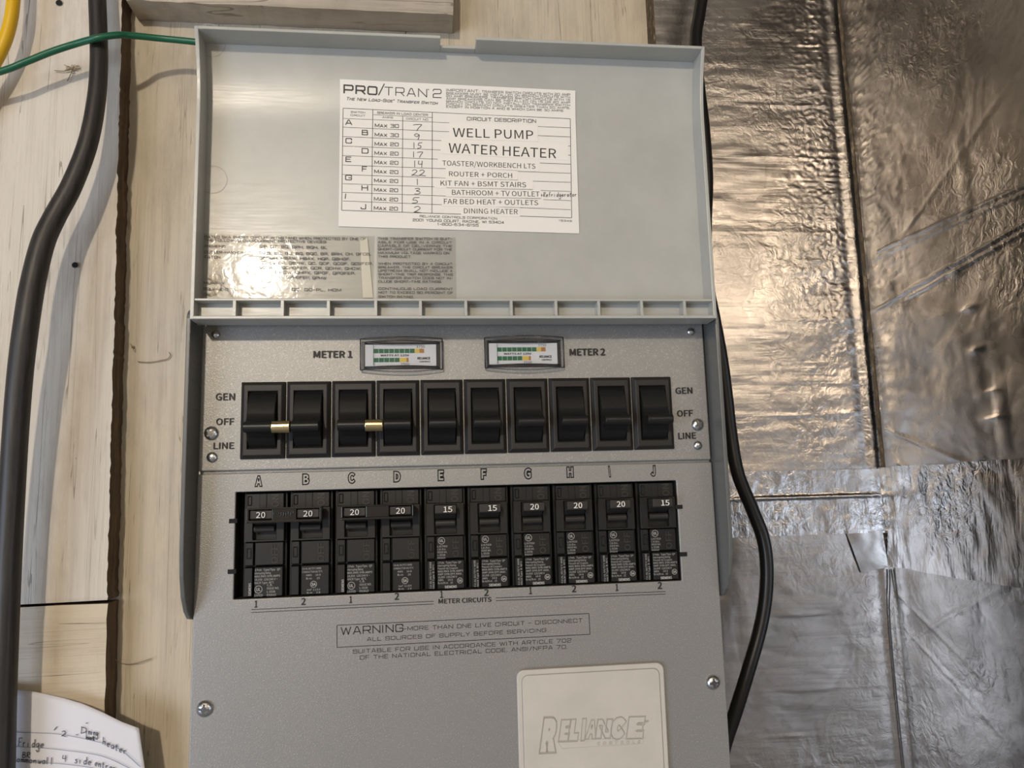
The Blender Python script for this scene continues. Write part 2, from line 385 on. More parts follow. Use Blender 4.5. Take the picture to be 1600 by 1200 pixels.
M['breaker_light'] = plastic('breaker_handle_moulding', (.030, .027, .024), .45, .35)
M['void'] = mat('unlit_cavity_black', (.004, .004, .004), .8)
M['ink'] = mat('black_ink', (.012, .012, .012), .55)
M['soft_ink'] = mat('grey_black_ink', (.05, .05, .052), .6)
M['pen'] = mat('ballpoint_ink', (.03, .03, .04), .6)
M['rule'] = mat('blue_grey_rule', (.22, .25, .33), .7)
M['white_ink'] = mat('pale_print_ink', (.75, .73, .68), .6)
M['dim_ink'] = mat('dim_print_ink', (.42, .41, .39), .6)
M['relief'] = mat('moulded_relief_black', (.035, .033, .03), .3)
M['paper'] = mat('white_label_paper', (.80, .775, .72), .55)
M['tape_paper'] = mat('cream_tape_strip', (.82, .79, .73), .3)
M['note'] = mat('note_paper', (.74, .745, .79), .7)
M['brass'] = mat('brass', (.62, .50, .28), .28, 1)
M['zinc'] = mat('zinc_screw', (.56, .57, .58), .27, 1)
M['zinc_dark'] = mat('screw_recess', (.12, .12, .12), .4, .8)
M['green'] = mat('green_insulation', (.008, .11, .055), .38)
M['yellow'] = mat('yellow_jacket', (.72, .43, .01), .4)
def rubber():
    m = mat('black_rubber_jacket', (.022, .02, .019), .45); t = NT(m)
    n = t.noise(t.map((500, 500, 25)), 1, 3, .6)
    t.l(t.ramp(n, [(.4, (.018, .017, .016)), (.62, (.030, .027, .025)), (.8, (.075, .06, .045))]), t.b.inputs['Base Color'])
    t.l(t.bump(n, .2, .0006), t.b.inputs['Normal']); return m
M['rubber'] = rubber()
M['cord'] = mat('black_cord_jacket', (.008, .008, .008), .3)
def foil(name, col, rough, bscale, bs, streak=(6, 6, 70), seed=0):
    m = mat(name, col, rough, 1); t = NT(m)
    L = (seed, seed*.7, seed*.3)
    a = t.noise(t.map((16, 16, 16), loc=L), 1, 3, .5, .8)
    b = t.noise(t.map(streak, loc=L), 1, 4, .6, .4)
    c = t.noise(t.map((130, 130, 130), loc=L), 1, 3, .6, 1.2)
    mask = t.ramp(t.noise(t.map((9, 9, 9), loc=(3+seed, 1, 2)), 1, 2), [(.42, 0.), (.68, 1.)])
    h = t.math('ADD', t.math('MULTIPLY', b, .35), t.math('MULTIPLY', t.math('MULTIPLY', c, mask), bscale))
    h = t.math('ADD', h, t.math('MULTIPLY', a, .9))
    t.l(t.bump(h, bs, .004), t.b.inputs['Normal'])
    t.l(t.math('ADD', t.math('MULTIPLY', t.ramp(a, [(.3, 0.), (.7, 1.)]), .14), rough-.07), t.b.inputs['Roughness'])
    t.l(t.mix(t.ramp(c, [(.5, 0.), (.8, 1.)]), col, tuple(x*.8 for x in col)), t.b.inputs['Base Color'])
    return m
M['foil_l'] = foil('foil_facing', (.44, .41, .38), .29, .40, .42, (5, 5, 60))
M['foil_r'] = foil('foil_facing_dimmed', (.35, .335, .32), .29, .45, .40, (20, 14, 20), 4)  # same foil, darkened in colour for the dimmer reflections on this side
M['foil_flap'] = foil('foil_flap', (.44, .42, .40), .27, .4, .4, (20, 20, 20), 2)
M['foil_tape'] = foil('crumpled_foil_tape', (.47, .455, .44), .23, .6, .6, (70, 70, 18), 9)
def foam():
    m = mat('foam_edge', (.25, .17, .07), .9); t = NT(m)
    n = t.noise(t.map((400, 400, 120)), 1, 4, .7)
    t.l(t.ramp(n, [(.3, (.03, .022, .014)), (.55, (.11, .075, .04)), (.8, (.45, .36, .22))]), t.b.inputs['Base Color'])
    t.l(t.bump(n, .8, .003), t.b.inputs['Normal']); return m
M['foam'] = foam()
def clear(name, tint, amount, rough, wrinkle=0, body=.36):
    m = bpy.data.materials.new(name); m.use_nodes = True; t = m.node_tree
    for n in list(t.nodes): t.nodes.remove(n)
    out = t.nodes.new('ShaderNodeOutputMaterial'); tr = t.nodes.new('ShaderNodeBsdfTransparent'); tr.inputs[0].default_value = (*tint, 1)
    gl = t.nodes.new('ShaderNodeBsdfPrincipled'); gl.inputs['Base Color'].default_value = (*[c*body for c in tint], 1); gl.inputs['Roughness'].default_value = rough
    gl.inputs['Specular IOR Level'].default_value = 1.0
    mx = t.nodes.new('ShaderNodeMixShader'); mx.inputs[0].default_value = amount
    t.links.new(tr.outputs[0], mx.inputs[1]); t.links.new(gl.outputs[0], mx.inputs[2]); t.links.new(mx.outputs[0], out.inputs[0])
    if wrinkle:
        g = t.nodes.new('ShaderNodeNewGeometry'); v = t.nodes.new('ShaderNodeTexNoise'); v.inputs['Scale'].default_value = 170; v.inputs['Detail'].default_value = 2; v.inputs['Distortion'].default_value = .5
        bp = t.nodes.new('ShaderNodeBump'); bp.inputs['Strength'].default_value = wrinkle; bp.inputs['Distance'].default_value = .001
        t.links.new(g.outputs['Position'], v.inputs['Vector']); t.links.new(v.outputs['Fac'], bp.inputs['Height']); t.links.new(bp.outputs[0], gl.inputs['Normal'])
    return m
M['lens'] = clear('clear_lens_plastic', (.96, .96, .96), .14, .04, 0, .02)
M['film'] = clear('clear_sticker_film', (.965, .955, .93), .17, .085, .10)
M['glue'] = mat('yellowed_adhesive', (.44, .42, .33), .3)
def pcol(name, c, r=.5): return mat(name, c, r)
M['meter_green'] = pcol('meter_green', (.012, .14, .06)); M['meter_yellow'] = pcol('meter_yellow', (.75, .55, .10)); M['meter_red'] = pcol('meter_orange', (.45, .2, .06))
M['card'] = pcol('meter_card', (.72, .74, .76)); M['smoke'] = mat('dark_meter_case', (.03, .03, .035), .25)
M['web'] = mat('dusty_cobweb', (.30, .23, .15), .9)
def plain(name, c, sc=3):
    m = mat(name, c, .8); t = NT(m); n = t.noise(t.map((sc,)*3), 1, 6, .6)
    t.l(t.ramp(n, [(.3, tuple(x*.75 for x in c)), (.7, c)]), t.b.inputs['Base Color']); t.l(t.bump(n, .3, .01), t.b.inputs['Normal']); return m
M['concrete'] = plain('concrete', (.30, .31, .33)); M['plaster'] = plain('basement_wall', (.34, .31, .27)); M['joist'] = plain('joist_timber', (.30, .20, .11), 6)
M['deck'] = plain('floorboards_above', (.22, .15, .09), 5)
# ------------------------------------------------------------------ the room
YB, YF, YFO = .104, .085, .090          # recessed boards, proud boards, foil facing
XC = .3165                               # inside corner
def slab(name, b, m, **kw):
    q = MB(); q.box(*b); return q.build(name, m, loc=((b[0]+b[1])/2, (b[2]+b[3])/2, b[4]), kind='structure', **kw)
slab('floor', (-2.4, XC+.1, -3.6, .30, -1.45, -1.40), M['concrete'])
slab('ceiling', (-2.4, XC+.1, -3.6, .30, 1.06, 1.10), M['deck'])
slab('wall_rear', (-2.4, XC+.1, -3.65, -3.6, -1.40, 1.06), M['plaster'])
wb = slab('wall_back', (-2.4, XC+.1, .135, .30, -1.40, 1.06), M['plaster'])
for k in range(8):
    x = -2.2+k*.40
    if x < XC-.1: slab('trim_%d' % (k+1), (x, x+.04, -3.6, .13, .88, 1.06), M['joist'])
# painted planks: a grid with a slightly uneven face and ragged edges
def plank(parent, name, xl, xr, z0, z1, yf, yb, m, seed, label=None, nx=14, nz=70, rag=.0012, skew=None):
    q = MB(); xlf = xl if callable(xl) else (lambda z: xl); xrf = xr if callable(xr) else (lambda z: xr)
    g = []
    for j in range(nz+1):
        z = z0+(z1-z0)*j/nz; row = []
        for i in range(nx+1):
            a = xlf(z); b = xrf(z); x = a+(b-a)*i/nx
            dy = .0007*noise.noise(Vector((x*9+seed, seed, z*5))) + .0004*noise.noise(Vector((x*60, seed, z*12)))
            dx = 0; dz = 0
            if i in (0, nx):
                dx = rag*.5*noise.noise(Vector((seed+i, z*45, 0)))+rag*.6*noise.noise(Vector((seed+i, z*210, 3)))+rag*.4*noise.noise(Vector((seed+i, z*600, 3))); dy += .0008
            if j in (0, nz): dz = .0010*noise.noise(Vector((seed, x*60, j))); dy += .0006
            row.append(Vector((x+dx, yf+dy, z+dz)))
        g.append(row)
    vs = [p for r in g for p in r]; W = nx+1
    q.add(vs, [(j*W+i, j*W+i+1, (j+1)*W+i+1, (j+1)*W+i) for j in range(nz) for i in range(nx)], 0)
    edge = [g[0][i] for i in range(nx+1)] + [g[j][nx] for j in range(1, nz+1)] + [g[nz][i] for i in range(nx-1, -1, -1)] + [g[j][0] for j in range(nz-1, 0, -1)]
    n = len(edge); ev = list(edge) + [Vector((p.x, yb, p.z)) for p in edge]
    q.add(ev, [(k, n+k, n+(k+1) % n, (k+1) % n) for k in range(n)] + [tuple(range(2*n-1, n-1, -1))], 1)
    o = q.build(name, [m, M['raw']], parent)
    if label: o['label'] = label
    return o
A0 = at(190, 0, YF); A1 = at(165, 1000, YF)
def xedge(z): return A1.x+(A0.x-A1.x)*(z-A1.z)/(A0.z-A1.z)
zc0, zc1 = at(90, 942, YF).z, at(90, 946.5, YF).z
plank(wb, 'board', -.62, xedge, zc0, 1.0, YF, YB, M['wood_white'], 1.3, 'upper painted board behind the thick black cable', nz=420)
plank(wb, 'board', -.62, xedge, -.8, zc1, YF, YB, M['wood_grain_across'], 5.1, 'short lower board below the horizontal joint, painted cream')
plank(wb, 'board', -.262, -.035, -.8, 1.0, YB, .134, M['wood_yellow'], 8.2, 'cream painted board set back beside the switch box', nz=110)
plank(wb, 'board', -.0345, at(1012, 40, YB).x, -.8, 1.0, YB, .134, M['wood_yellow'], 12.7, 'set-back board ending at the foil insulation', nz=110)
# beam end over the recess
bl, br = at(196, 20, .079).x, at(709, 20, .079).x
zb = at(420, 41, YB).z
bm_ = MB()
q = plank(wb, 'beam', bl, br, zb, zb+.15, .079, .1035, M['wood_beam'], 21., 'grey painted horizontal timber above the lid', nx=40, nz=10, rag=.002)
q.data.materials[1] = M['wood_beam']
# foil facings
def crumple(p, amp, seed, sx=1, sz=1):
    s = 0
    s += .55*noise.noise(Vector((p[0]*22*sx+seed, p[1]*22, p[2]*22*sz)))
    s += .30*abs(noise.noise(Vector((p[0]*60*sx+seed, p[1]*60, p[2]*60*sz))))
    s += .12*noise.noise(Vector((p[0]*150*sx, p[1]*150+seed, p[2]*150*sz)))
    return s*amp
def sheet(name, fn, nu, nv, m, parent, thick=0, **kw):
    q = MB(); vs = [fn(i/nu, j/nv) for j in range(nv+1) for i in range(nu+1)]; W = nu+1
    q.add(vs, [(j*W+i, j*W+i+1, (j+1)*W+i+1, (j+1)*W+i) for j in range(nv) for i in range(nu)])
    o = q.build(name, m, parent, smooth=True, recalc=False, **kw)
    if thick:
        s = o.modifiers.new('thickness', 'SOLIDIFY'); s.thickness = thick; s.offset = 1
    return o
xf0 = at(1020, 20, YFO).x
LEFT_CREASE = [(at(1250, y, YFO).z, at(x0, y, YFO).x, at(x1, y, YFO).x, a) for y, x0, x1, a in ((165, 1130, 1340, .0005), (248, 1130, 1370, .0007), (362, 1150, 1365, .0005), (408, 1240, 1365, .0005), (500, 1190, 1340, .0005), (646, 1170, 1366, .0005), (960, 1150, 1390, .0004), (1075, 1150, 1330, .0004), (1150, 1150, 1300, .0005))]
z_a, z_b, z_c = [atX(px, py, XC).z for px, py in ((1390, 478), (1500, 322), (1440, 655))]
RIGHT_CREASE = [(z_a, .10, 0, .3, .0013), (z_a-.0045, .10, .05, .3, .0009), (z_b, -.05, .02, .3, .0012), (z_b-.004, -.05, .02, .3, .0009), (z_c, -.35, .01, .10, .0008), (z_c-.02, -.40, .02, .11, .0007), (z_c-.04, -.3, .0, .09, .0007), (.115, .5, .05, .3, .0007), (-.11, -.5, 0, .3, .0005), (-.13, -.55, .0, .3, .0005), (-.15, .5, .0, .3, .0005)]
def foil_left(u, v):
    x = xf0+(XC-xf0)*u; z = -.32+.78*v
    d = crumple((x, 0, z), .0010, 3, .35, 1.3)
    lx = (XC-x)                                   # creases running beside the corner
    for zr, x0, x1, a in LEFT_CREASE:
        if x0 < x < x1: d += a*.6*min(1, (x-x0)*50, (x1-x)*50)*(.4+abs(noise.noise(Vector((x*45, zr*90, 0))))*1.6)*math.exp(-((z-zr-.0022*noise.noise(Vector((x*14, zr*60, 2))))/.0011)**2)
    nr = math.exp(-((lx-.02)/.03)**2)*max(0, min(1, (z-.02)/.08))      # fine puckers near the seam
    d += nr*.0009*abs(noise.noise(Vector((x*190, z*230, 4))))
    d += .0007*math.exp(-((lx-.0055)/.0009)**2) - .0012*math.exp(-((lx-.010)/.004)**2)
    return Vector((x, YFO - d*min(1, lx*60), z))
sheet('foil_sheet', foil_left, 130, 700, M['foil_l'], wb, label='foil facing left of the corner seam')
qe = MB(); qe.box(xf0-.0005, xf0+.001, YFO-.0005, .134, -.5, .8); qe.build('foam_edge', M['foam'], wb)
wr = MB(); wr.box(XC+.02, XC+.07, -3.6, .13, -1.4, 1.06); wr = wr.build('wall_right', M['plaster'], loc=(XC+.04, -1.7, -1.4), kind='structure')
def foil_right(u, v):
    y = YFO - 1.2*u*u*.9 - .12*u; z = -.32+.78*v
    d = crumple((0, y, z), .0011, 11, 1, 1)
    l = YFO-y
    for zr, tilt, y0, y1, a in RIGHT_CREASE:
        if y0 < l < y1: d += a*math.exp(-((z-zr-tilt*l-.0008*noise.noise(Vector((l*60, zr, 0))))/.0010)**2)
    for lr, z0, z1, a in ((.118, .09, .19, .0007), (.124, -.03, .07, .0009), (.105, -.02, .05, .0006), (.094, -.10, -.04, .0006)):
        if z0 < z < z1: d += a*math.exp(-((l-lr-.002*math.sin(z*30))/.0012)**2)
    d += .0010*math.exp(-((l-.03)/.03)**2)*max(0, min(1, (z-.05)/.08))*abs(noise.noise(Vector((l*200, z*200, 8))))
    for cy, cz in ((.110, .075), (.112, .048), (.120, .020), (.100, .10), (.118, .005)):
        q_ = ((l-cy)/.007)**2+((z-cz)/.0025)**2
        if q_ < 6: d += .0016*math.exp(-q_)*abs(noise.noise(Vector((l*500, z*300, 1))))*2
    d += .0008*math.exp(-((l-.006)/.001)**2)
    return Vector((XC - d*min(1, l*50), y, z))
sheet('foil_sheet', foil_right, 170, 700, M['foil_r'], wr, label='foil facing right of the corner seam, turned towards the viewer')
# ragged open joint in the corner
def seam_pts():
    return [at(1330, 0, .085), at(1341, 200, .085), at(1353, 400, .085), at(1366, 600, .085), at(1372, 700, .085), at(1374, 735, .085)]
q = MB(); P = spline([Vector((p.x-.0008, .0865, p.z)) for p in [Vector((XC, 0, .80))]+[Vector((XC, 0, p.z)) for p in seam_pts()]], 22)
vs = []
for k, p in enumerate(P):
    wd = .0011+.0009*abs(noise.noise(Vector((k*.45, 2, 0))))+.0006*noise.noise(Vector((k*1.7, 5, 1)))
    vs += [p+Vector((-wd*1.0, .0004, 0)), p+Vector((0, -.0006, 0)), p+Vector((wd*.8, -wd*1.0, 0))]
q.add(vs, [(3*k, 3*k+1, 3*k+4, 3*k+3) for k in range(len(P)-1)]+[(3*k+1, 3*k+2, 3*k+5, 3*k+4) for k in range(len(P)-1)])
q.build('open_joint', M['foam'], wb, label='ragged brown open joint in the corner of the foil')
# crumpled foil tapes either side of the corner
zt0, zt1 = at(1260, 836, YFO).z, at(1260, 735, YFO).z
def tape_left(u, v):
    x = .15+(XC-.0008-.15)*u; z = zt0+(zt1-zt0)*v + .0006*noise.noise(Vector((x*50, v, 0)))
    d = .0006+abs(crumple((x, 3, z), .0015, 31, 1.2, .7)) + .0012*math.exp(-((z-(zt0+zt1)/2-.004)/.0012)**2)
    return Vector((x, YFO-.0014-d*min(1, .25+(XC-x)*60), z))
sheet('foil_tape', tape_left, 110, 50, M['foil_tape'], wb, label='crumpled horizontal strip of foil tape left of the corner')
T = [atX(1378, 735, XC-.0005), atX(1600, 790, XC-.0005), atX(1410, 885, XC-.0005), atX(1600, 921, XC-.0005)]
zr1, zr0 = zt1+.001, (T[2].z+T[3].z)/2
def tape_right(u, v):
    y = YFO-.001-.9*u*u-.1*u; z = zr0+(zr1-zr0)*v + .0012*noise.noise(Vector((y*40, v*.5, 7)))
    d = .0008+abs(crumple((2, y, z), .0034, 47, 1, .45))
    return Vector((XC-.0026-d*min(1, .2+(YFO-y)*50), y, z))
sheet('foil_tape', tape_right, 150, 60, M['foil_tape'], wr, label='wide crumpled foil tape right of the corner, sagging below the left strip')
F0 = [at(1322, 832, YFO-.0009), at(1345, 895, YFO-.0005), at(1388, 886, YFO-.0012), at(1378, 828, YFO-.002)]
def flap(u, v):
    p = (F0[0].lerp(F0[3], u)).lerp(F0[1].lerp(F0[2], u), v)
    return p + Vector((0, -abs(crumple((p.x, p.y, p.z), .0018, 5)), 0))
sheet('tape_flap', flap, 20, 20, M['foil_flap'], wb, label='loose triangular corner flap of foil tape')
# thin corner fold line below the tapes
q = MB(); q.tube([at(1390, 890, .0885), at(1398, 1060, .0885), Vector((XC, .0885, -.5))], .0006, 6, sub=10); q.build('corner_crease', M['zinc_dark'], wb)

# ------------------------------------------------------------------ the transfer switch panel
BX = empty('transfer_switch_panel', (0, YB, -.33), 'grey wall-mounted transfer switch panel with raised lid, ten black switches and ten breakers', 'switch panel')
q = MB(); q.box(-.1492, .1492, .0150, YB-.0012, -.33, .078); q.ring((-.1492, .1492, -.33, .078), (-.1310, .1293, -.0878, -.0250), .0013, .0150)
q.build('enclosure', M['enclosure'], BX, bevel=.001)
def warp(mb, f):
    mb.v = [f(v) for v in mb.v]
# lower cover with the breaker window
WN = (-.1290, .1273, -.0858, -.0270)
q = MB(); q.ring((-.1502, .1502, -.335, -.0165), WN, 0, .0012); q.build('lower_cover', M['panel'], BX, bevel=.0009, seg=3)
q = MB(); q.box(WN[0]-.001, WN[1]+.001, .0135, .0145, WN[2]-.001, WN[3]+.001); q.ring((WN[0]-.002, WN[1]+.002, WN[2]-.002, WN[3]+.002), (WN[0]+.0002, WN[1]-.0002, WN[2]+.0002, WN[3]-.0002), .0012, .0145)
q.build('breaker_well', M['void'], BX)
for px, py in ((364.5, 814), (362.5, 893), (1060.5, 792), (1067.5, 866)):
    p = at(px, py); q = MB(); q.box(p.x-.0022, p.x+.0022, -.0006, .002, p.z-.0012, p.z+.0012); q.build('window_notch', M['void'], BX)  # black colour stands in for the shade inside a notch of the cutout
q = MB(); q.box(-.1498, .1498, -.0004, .0012, -.0150, .0775); q.build('upper_panel', M['panel'], BX, bevel=.0012, seg=3)
# side guards: curved cheeks outside the box
def guard(s):
    top, zt = -.018, .0752
    pr = [(.006, zt), (-.012, zt)] + [(-.012-.006*math.sin(a), zt-.006+.006*math.cos(a)) for a in (.4, .8, 1.2, 1.57)]
    pr += [(-.0178, -.02), (-.0172, -.058), (-.0158, -.071), (-.0125, -.082), (-.0070, -.0905), (-.001, -.0950), (.006, -.0965)]
    q = MB(); x = s*.1512
    q.prism(pr, x-s*.0002, x+s*.0022)
    return q.build('side_guard', M['guard'], BX, bevel=.0005)
guard(-1); guard(1)
# lid: moulded tray standing up from the hinge, curling forward at the top
EJ = mat('ejector_ring', (.33, .33, .30), .4)
ZL0, ZL1 = .0672, .2345
def yrim(z):
    s = max(0, (z-.190)/.0445); return -.0250-.0003*((z-.07)/.12) - .0088*s*s
def yfl(z): return yrim(z)+.0140
zs = [ZL0+(ZL1-ZL0)*k/30 for k in range(31)]
LX = .1495
LID = empty('lid', (0, -.01, ZL0)); LID.parent = BX; LID.location = LID.location - WO[BX.name]; LID['label'] = 'raised pale grey plastic lid with a ribbed hinge bar and three labels'
q = MB()
q.prism([(yfl(z), z) for z in zs]+[(yfl(z)+.002, z) for z in zs[::-1]], -LX, LX); q.build('lid_back', M['lid'], LID, smooth='auto')
for s in (-1, 1):
    q = MB(); q.prism([(yrim(z), z) for z in zs]+[(yfl(z)+.002, z) for z in zs[::-1]], s*LX, s*(LX-.0021)); q.build('side_rim', M['lid'], LID, bevel=.0003)
q = MB(); nl, nr = at(688, 60, -.03).x, at(743, 60, -.03).x
for a, b, fy in ((-LX+.002, nl, yrim(ZL1)), (nr, LX-.002, yrim(ZL1)), (nl, nr, yfl(ZL1)-.0045)):
    q.prism([(fy, ZL1-.0018), (fy, ZL1), (yfl(ZL1)+.002, ZL1), (yfl(ZL1)+.002, ZL1-.0018)], a, b)
q.build('top_rim', M['lid'], LID, bevel=.0003)
q = MB(); q.box(-LX+.001, LX-.001, -.0250, -.009, .0672, .0690); q.build('hinge_bar', M['lid'], LID, bevel=.0004, label='front lip of the hinge bar')
q = MB(); q.box(-LX+.002, LX-.002, -.0170, -.0105, .0688, .0778); q.build('bar_floor_insert', M['lid'], LID)  # insert added to bring the floor forward, so lamp light reaches the compartments
q = MB(); q.box(-LX+.002, LX-.002, -.0246, -.011, .0776, .0789); q.build('cross_rib', M['lid'], LID, bevel=.0003)
for px in (366, 441, 513, 587, 657, 728, 799, 869, 936, 1003, 1070):
    x = at(px, 482, -.0245).x; q = MB(); q.box(x-.0008, x+.0008, -.0245, -.011, .0685, .0778); q.build('rib', M['lid'], LID)
for px, py, r in ((401, 490, .0030), (548, 489, .0028), (336, 78, .0085), (332, 281, .0085), (1078, 485, .0006)):
    q = MB(); z0 = at(px, py, -.011); yy = yfl(z0.z); vs = []
    for k in range(24):
        a = 2*math.pi*k/24
        for rr in (r, r-.00035): vs.append((z0.x+rr*math.cos(a), yfl(z0.z+rr*math.sin(a))-.00012, z0.z+rr*math.sin(a)))
    q.add(vs, [(2*k, 2*k+1, (2*k+3) % 48, (2*k+2) % 48) for k in range(24)]); q.build('ejector_mark', EJ, LID)
YL = lambda z: yfl(z)-.0003                                         # face of the lid floor
# ---- circuit label
CL = empty('circuit_label', (0, -.0113, .125)); CL.parent = BX; CL.location = CL.location-WO[BX.name]; CL['label'] = 'white printed circuit label with table and typed tape strips'
def quad(mb, pts, Y, th=.0002):
    if not callable(Y):
        P = [at(x, y, Y) for x, y in pts]; mb.plate([(p.x, p.z) for p in P], Y-th, Y); return
    P = [at(x, y, Y) for x, y in pts]
    if len(P) == 5: P = [P[0].lerp(P[1], .5)]+P[2:]
    n = 14; vs = []
    for j in range(n+1):
        for a, b in ((P[0], P[3]), (P[1], P[2])):
            p = a.lerp(b, j/n)
            vs += [Vector((p.x, Y(p.z)-th, p.z)), Vector((p.x, Y(p.z)+.0001, p.z))]
    fs = [(4*j, 4*j+2, 4*j+6, 4*j+4) for j in range(n)]+[(4*j, 4*j+4, 4*j+5, 4*j+1) for j in range(n)]+[(4*j+2, 4*j+3, 4*j+7, 4*j+6) for j in range(n)]+[(0, 1, 3, 2), (4*n, 4*n+2, 4*n+3, 4*n+1)]
    mb.add(vs, fs)
q = MB(); quad(q, [(531, 124), (899, 142), (905, 365), (529, 354)], YL, .0003); q.build('label_paper', M['paper'], CL)
def off(d): return lambda z: yfl(z)-.0003-d
YP = off(.0003)
# coordinates below are read in a 3.636x enlargement that starts at (500,110)
def z1(x, y): return (500+x/3.6364, 110+y/3.6364)
gl = MB()
def line(mb, a, b, wpx, Y, yo=-.00008):
    A = at(*a, Y); B = at(*b, Y); n = 10 if callable(Y) else 1; P = [A.lerp(B, k/n) for k in range(n+1)]
    for p in P: p.y = (Y(p.z) if callable(Y) else p.y)+yo
    mb.ribbon(P, wpx*.00038)
def L1(a, b, w=.9): line(gl, z1(*a), z1(*b), w, YP)
L1((131, 215), (1422, 275)); L1((124, 795), (1430, 838)); L1((131, 215), (123, 795)); L1((1422, 275), (1430, 838))
L1((300, 224), (293, 801)); L1((638, 240), (636, 812)); L1((470, 262), (467, 806)); L1((304, 252), (638, 268), .7)
rowsl = [273, 323, 376, 430, 484, 538, 592, 644, 693, 742]
for k, y in enumerate(rowsl):
    yr = y+54+ (838-795-60+0)*0 + (0 if k else -1)
    yr = 327+ (838-327)*k/9.9
    ym = y+(yr-y)*(638-130)/(1425-130)
    L1((129, y), (638, ym), .7)
    xe = {0: 735, 1: 735, 2: 690, 3: 685, 4: 672}.get(k, None)
    if xe: 
        L1((638, ym), (xe, ym+(yr-ym)*(xe-638)/790), .7)
        xs = {0: 1238, 1: 1238, 2: 1408, 3: 1405, 4: 1250}[k]
        L1((xs, ym+(yr-ym)*(xs-638)/790), (1424, yr), .8)
    else: L1((638, ym), (1424, yr), .7)
gl.build('table_grid', M['ink'], CL)
pr = MB()
def t1(s, a, b, h, **k): square(pr, s, z1(*a), z1(*b), h/3.6364, YP, **k)
t1('PRO', (137, 127), (322, 138), 42, wt=.20)
line(pr, z1(332, 142), z1(366, 76), 1.6, YP, -.00015); t1('TRAN', (368, 140), (606, 152), 44, wt=.10); t1('®', (612, 120), (622, 121), 12); t1('2', (643, 154), (688, 156), 46, wt=.10)
t1('The New Load-Side® Transfer Switch', (150, 168), (666, 194), 15, shear=.25, wt=.18)
imp = ['TRANSFER SWITCH CIRCUITS WITH 20 AMP', 'BREAKERS MUST BE INSTALLED ON BRANCH CIRCUITS WITH', '20 AMP BREAKERS. TRANSFER SWITCH CIRCUITS WITH 15', 'AMP BREAKERS CAN BE INSTALLED ON 15 OR 20 AMP', 'BRANCH CIRCUITS. DO NOT INSTALL ANY TRANSFER SWITCH', 'CIRCUIT ON BRANCH CIRCUITS GREATER THAN 20 AMPS,', 'EXCEPT IN POSITION A AND B WHICH CAN BE 30 AMPS.']
t1('IMPORTANT:', (718, 120), (905, 126), 14, wt=.17)
t1(imp[0], (920, 127), (1420, 145), 12, wt=.17)
for k, s in enumerate(imp[1:]):
    y = 136+15.2*k; t1(s, (718, y), (1420 if k < 5 else 1385, y+23), 10.5, wt=.17)
t1('SWITCH', (176, 241), (256, 245), 9, wt=.17); t1('CIRCUIT', (174, 259), (256, 263), 9, wt=.17)
t1('BREAKER IN LOAD CENTER', (326, 246), (612, 259), 11, wt=.17)
t1('AMPS', (355, 271), (413, 274), 9, wt=.17); t1('CIRCUIT NO.', (490, 280), (618, 286), 10, wt=.17)
t1('CIRCUIT DESCRIPTION', (836, 284), (1226, 298), 18, wt=.17)
lt = [('A', 146, 308, 34), ('B', 240, 366, 30), ('C', 147, 413, 32), ('D', 239, 470, 34), ('E', 147, 518, 28), ('F', 240, 573, 24), ('G', 145, 622, 34), ('H', 238, 681, 32), ('I', 143, 728, 8), ('J', 233, 787, 26)]
for s, x, y, wd in lt: t1(s, (x, y), (x+wd, y+1), 26, wt=.17)
for k in range(10):
    y = 322+52.3*k - (1 if k > 5 else 0); x = 313-.6*k
    t1('Max '+('30' if k < 2 else '20'), (x, y), (x+133, y+4), 18, wt=.17)
t1('RELIANCE CONTROLS CORPORATION', (567, 834), (1005, 848), 11, wt=.17)
t1('2001 YOUNG COURT, RACINE, WI 53404', (528, 856), (1044, 871), 13, wt=.17)
t1('1-800-634-6155', (668, 880), (900, 887), 13, wt=.17); t1('19345', (1357, 858), (1430, 861), 9, wt=.17)
pr.build('printed_lettering', M['ink'], CL, kind='stuff')
strips = [('WELL PUMP', (755, 377), (1212, 392), 50, (735, 300, 1238, 405), 0), ('WATER HEATER', (730, 467), (1342, 500), 54, (690, 385, 1410, 512), 0),
 ('TOASTER/WORKBENCH LTS', (695, 540), (1224, 559), 28, (670, 500, 1247, 575), 0), ('ROUTER + PORCH', (733, 601), (1092, 611), 27, (714, 556, 1124, 625), 0),
 ('KIT FAN + BSMT STAIRS', (685, 654), (1171, 664), 28, (650, 612, 1210, 680), 0), ('BATHROOM + TV OUTLET', (750, 707), (1248, 717), 28, (716, 665, 1255, 732), 0),
 ('FAR BED HEAT + OUTLETS', (704, 758), (1240, 766), 28, (692, 717, 1270, 780), 0), ('DINING HEATER', (818, 812), (1124, 817), 28, (802, 775, 1136, 832), 0)]
tx = MB()
for s, a, b, h, r, bo in strips:
    q = MB(); k = (b[1]-a[1])/(b[0]-a[0])*(r[2]-r[0]); 
    quad(q, [z1(r[0], r[1]), z1(r[2], r[1]+k), z1(r[2], r[3]), z1(r[0], r[3]-k)], off(.0004), .00012)
    q.build('typed_strip', M['tape_paper'], CL)
    tx = MB(); lettering(tx, s, z1(*a), z1(*b), h/3.6364, off(.00052), bold=bo, res=3, yo=-.00008); tx.build('typed_lettering', M['ink'], CL)
hw = MB()
def f1(x, y):
    p = at(x, y, YP); p.y -= .0001; return p
for s, x, y, wd, h in (('7', 527, 343, 50, 38), ('9', 532, 393, 40, 34), ('15', 520, 443, 62, 34), ('17', 517, 495, 66, 34), ('14', 524, 550, 62, 38), ('22', 518, 598, 84, 34), ('1', 538, 650, 34, 34), ('3', 532, 703, 46, 34), ('5', 518, 755, 50, 34), ('2', 530, 808, 50, 36)):
    pen(hw, s, z1(x, y), z1(x+wd, y+2), h/3.6364, f1, .0004)
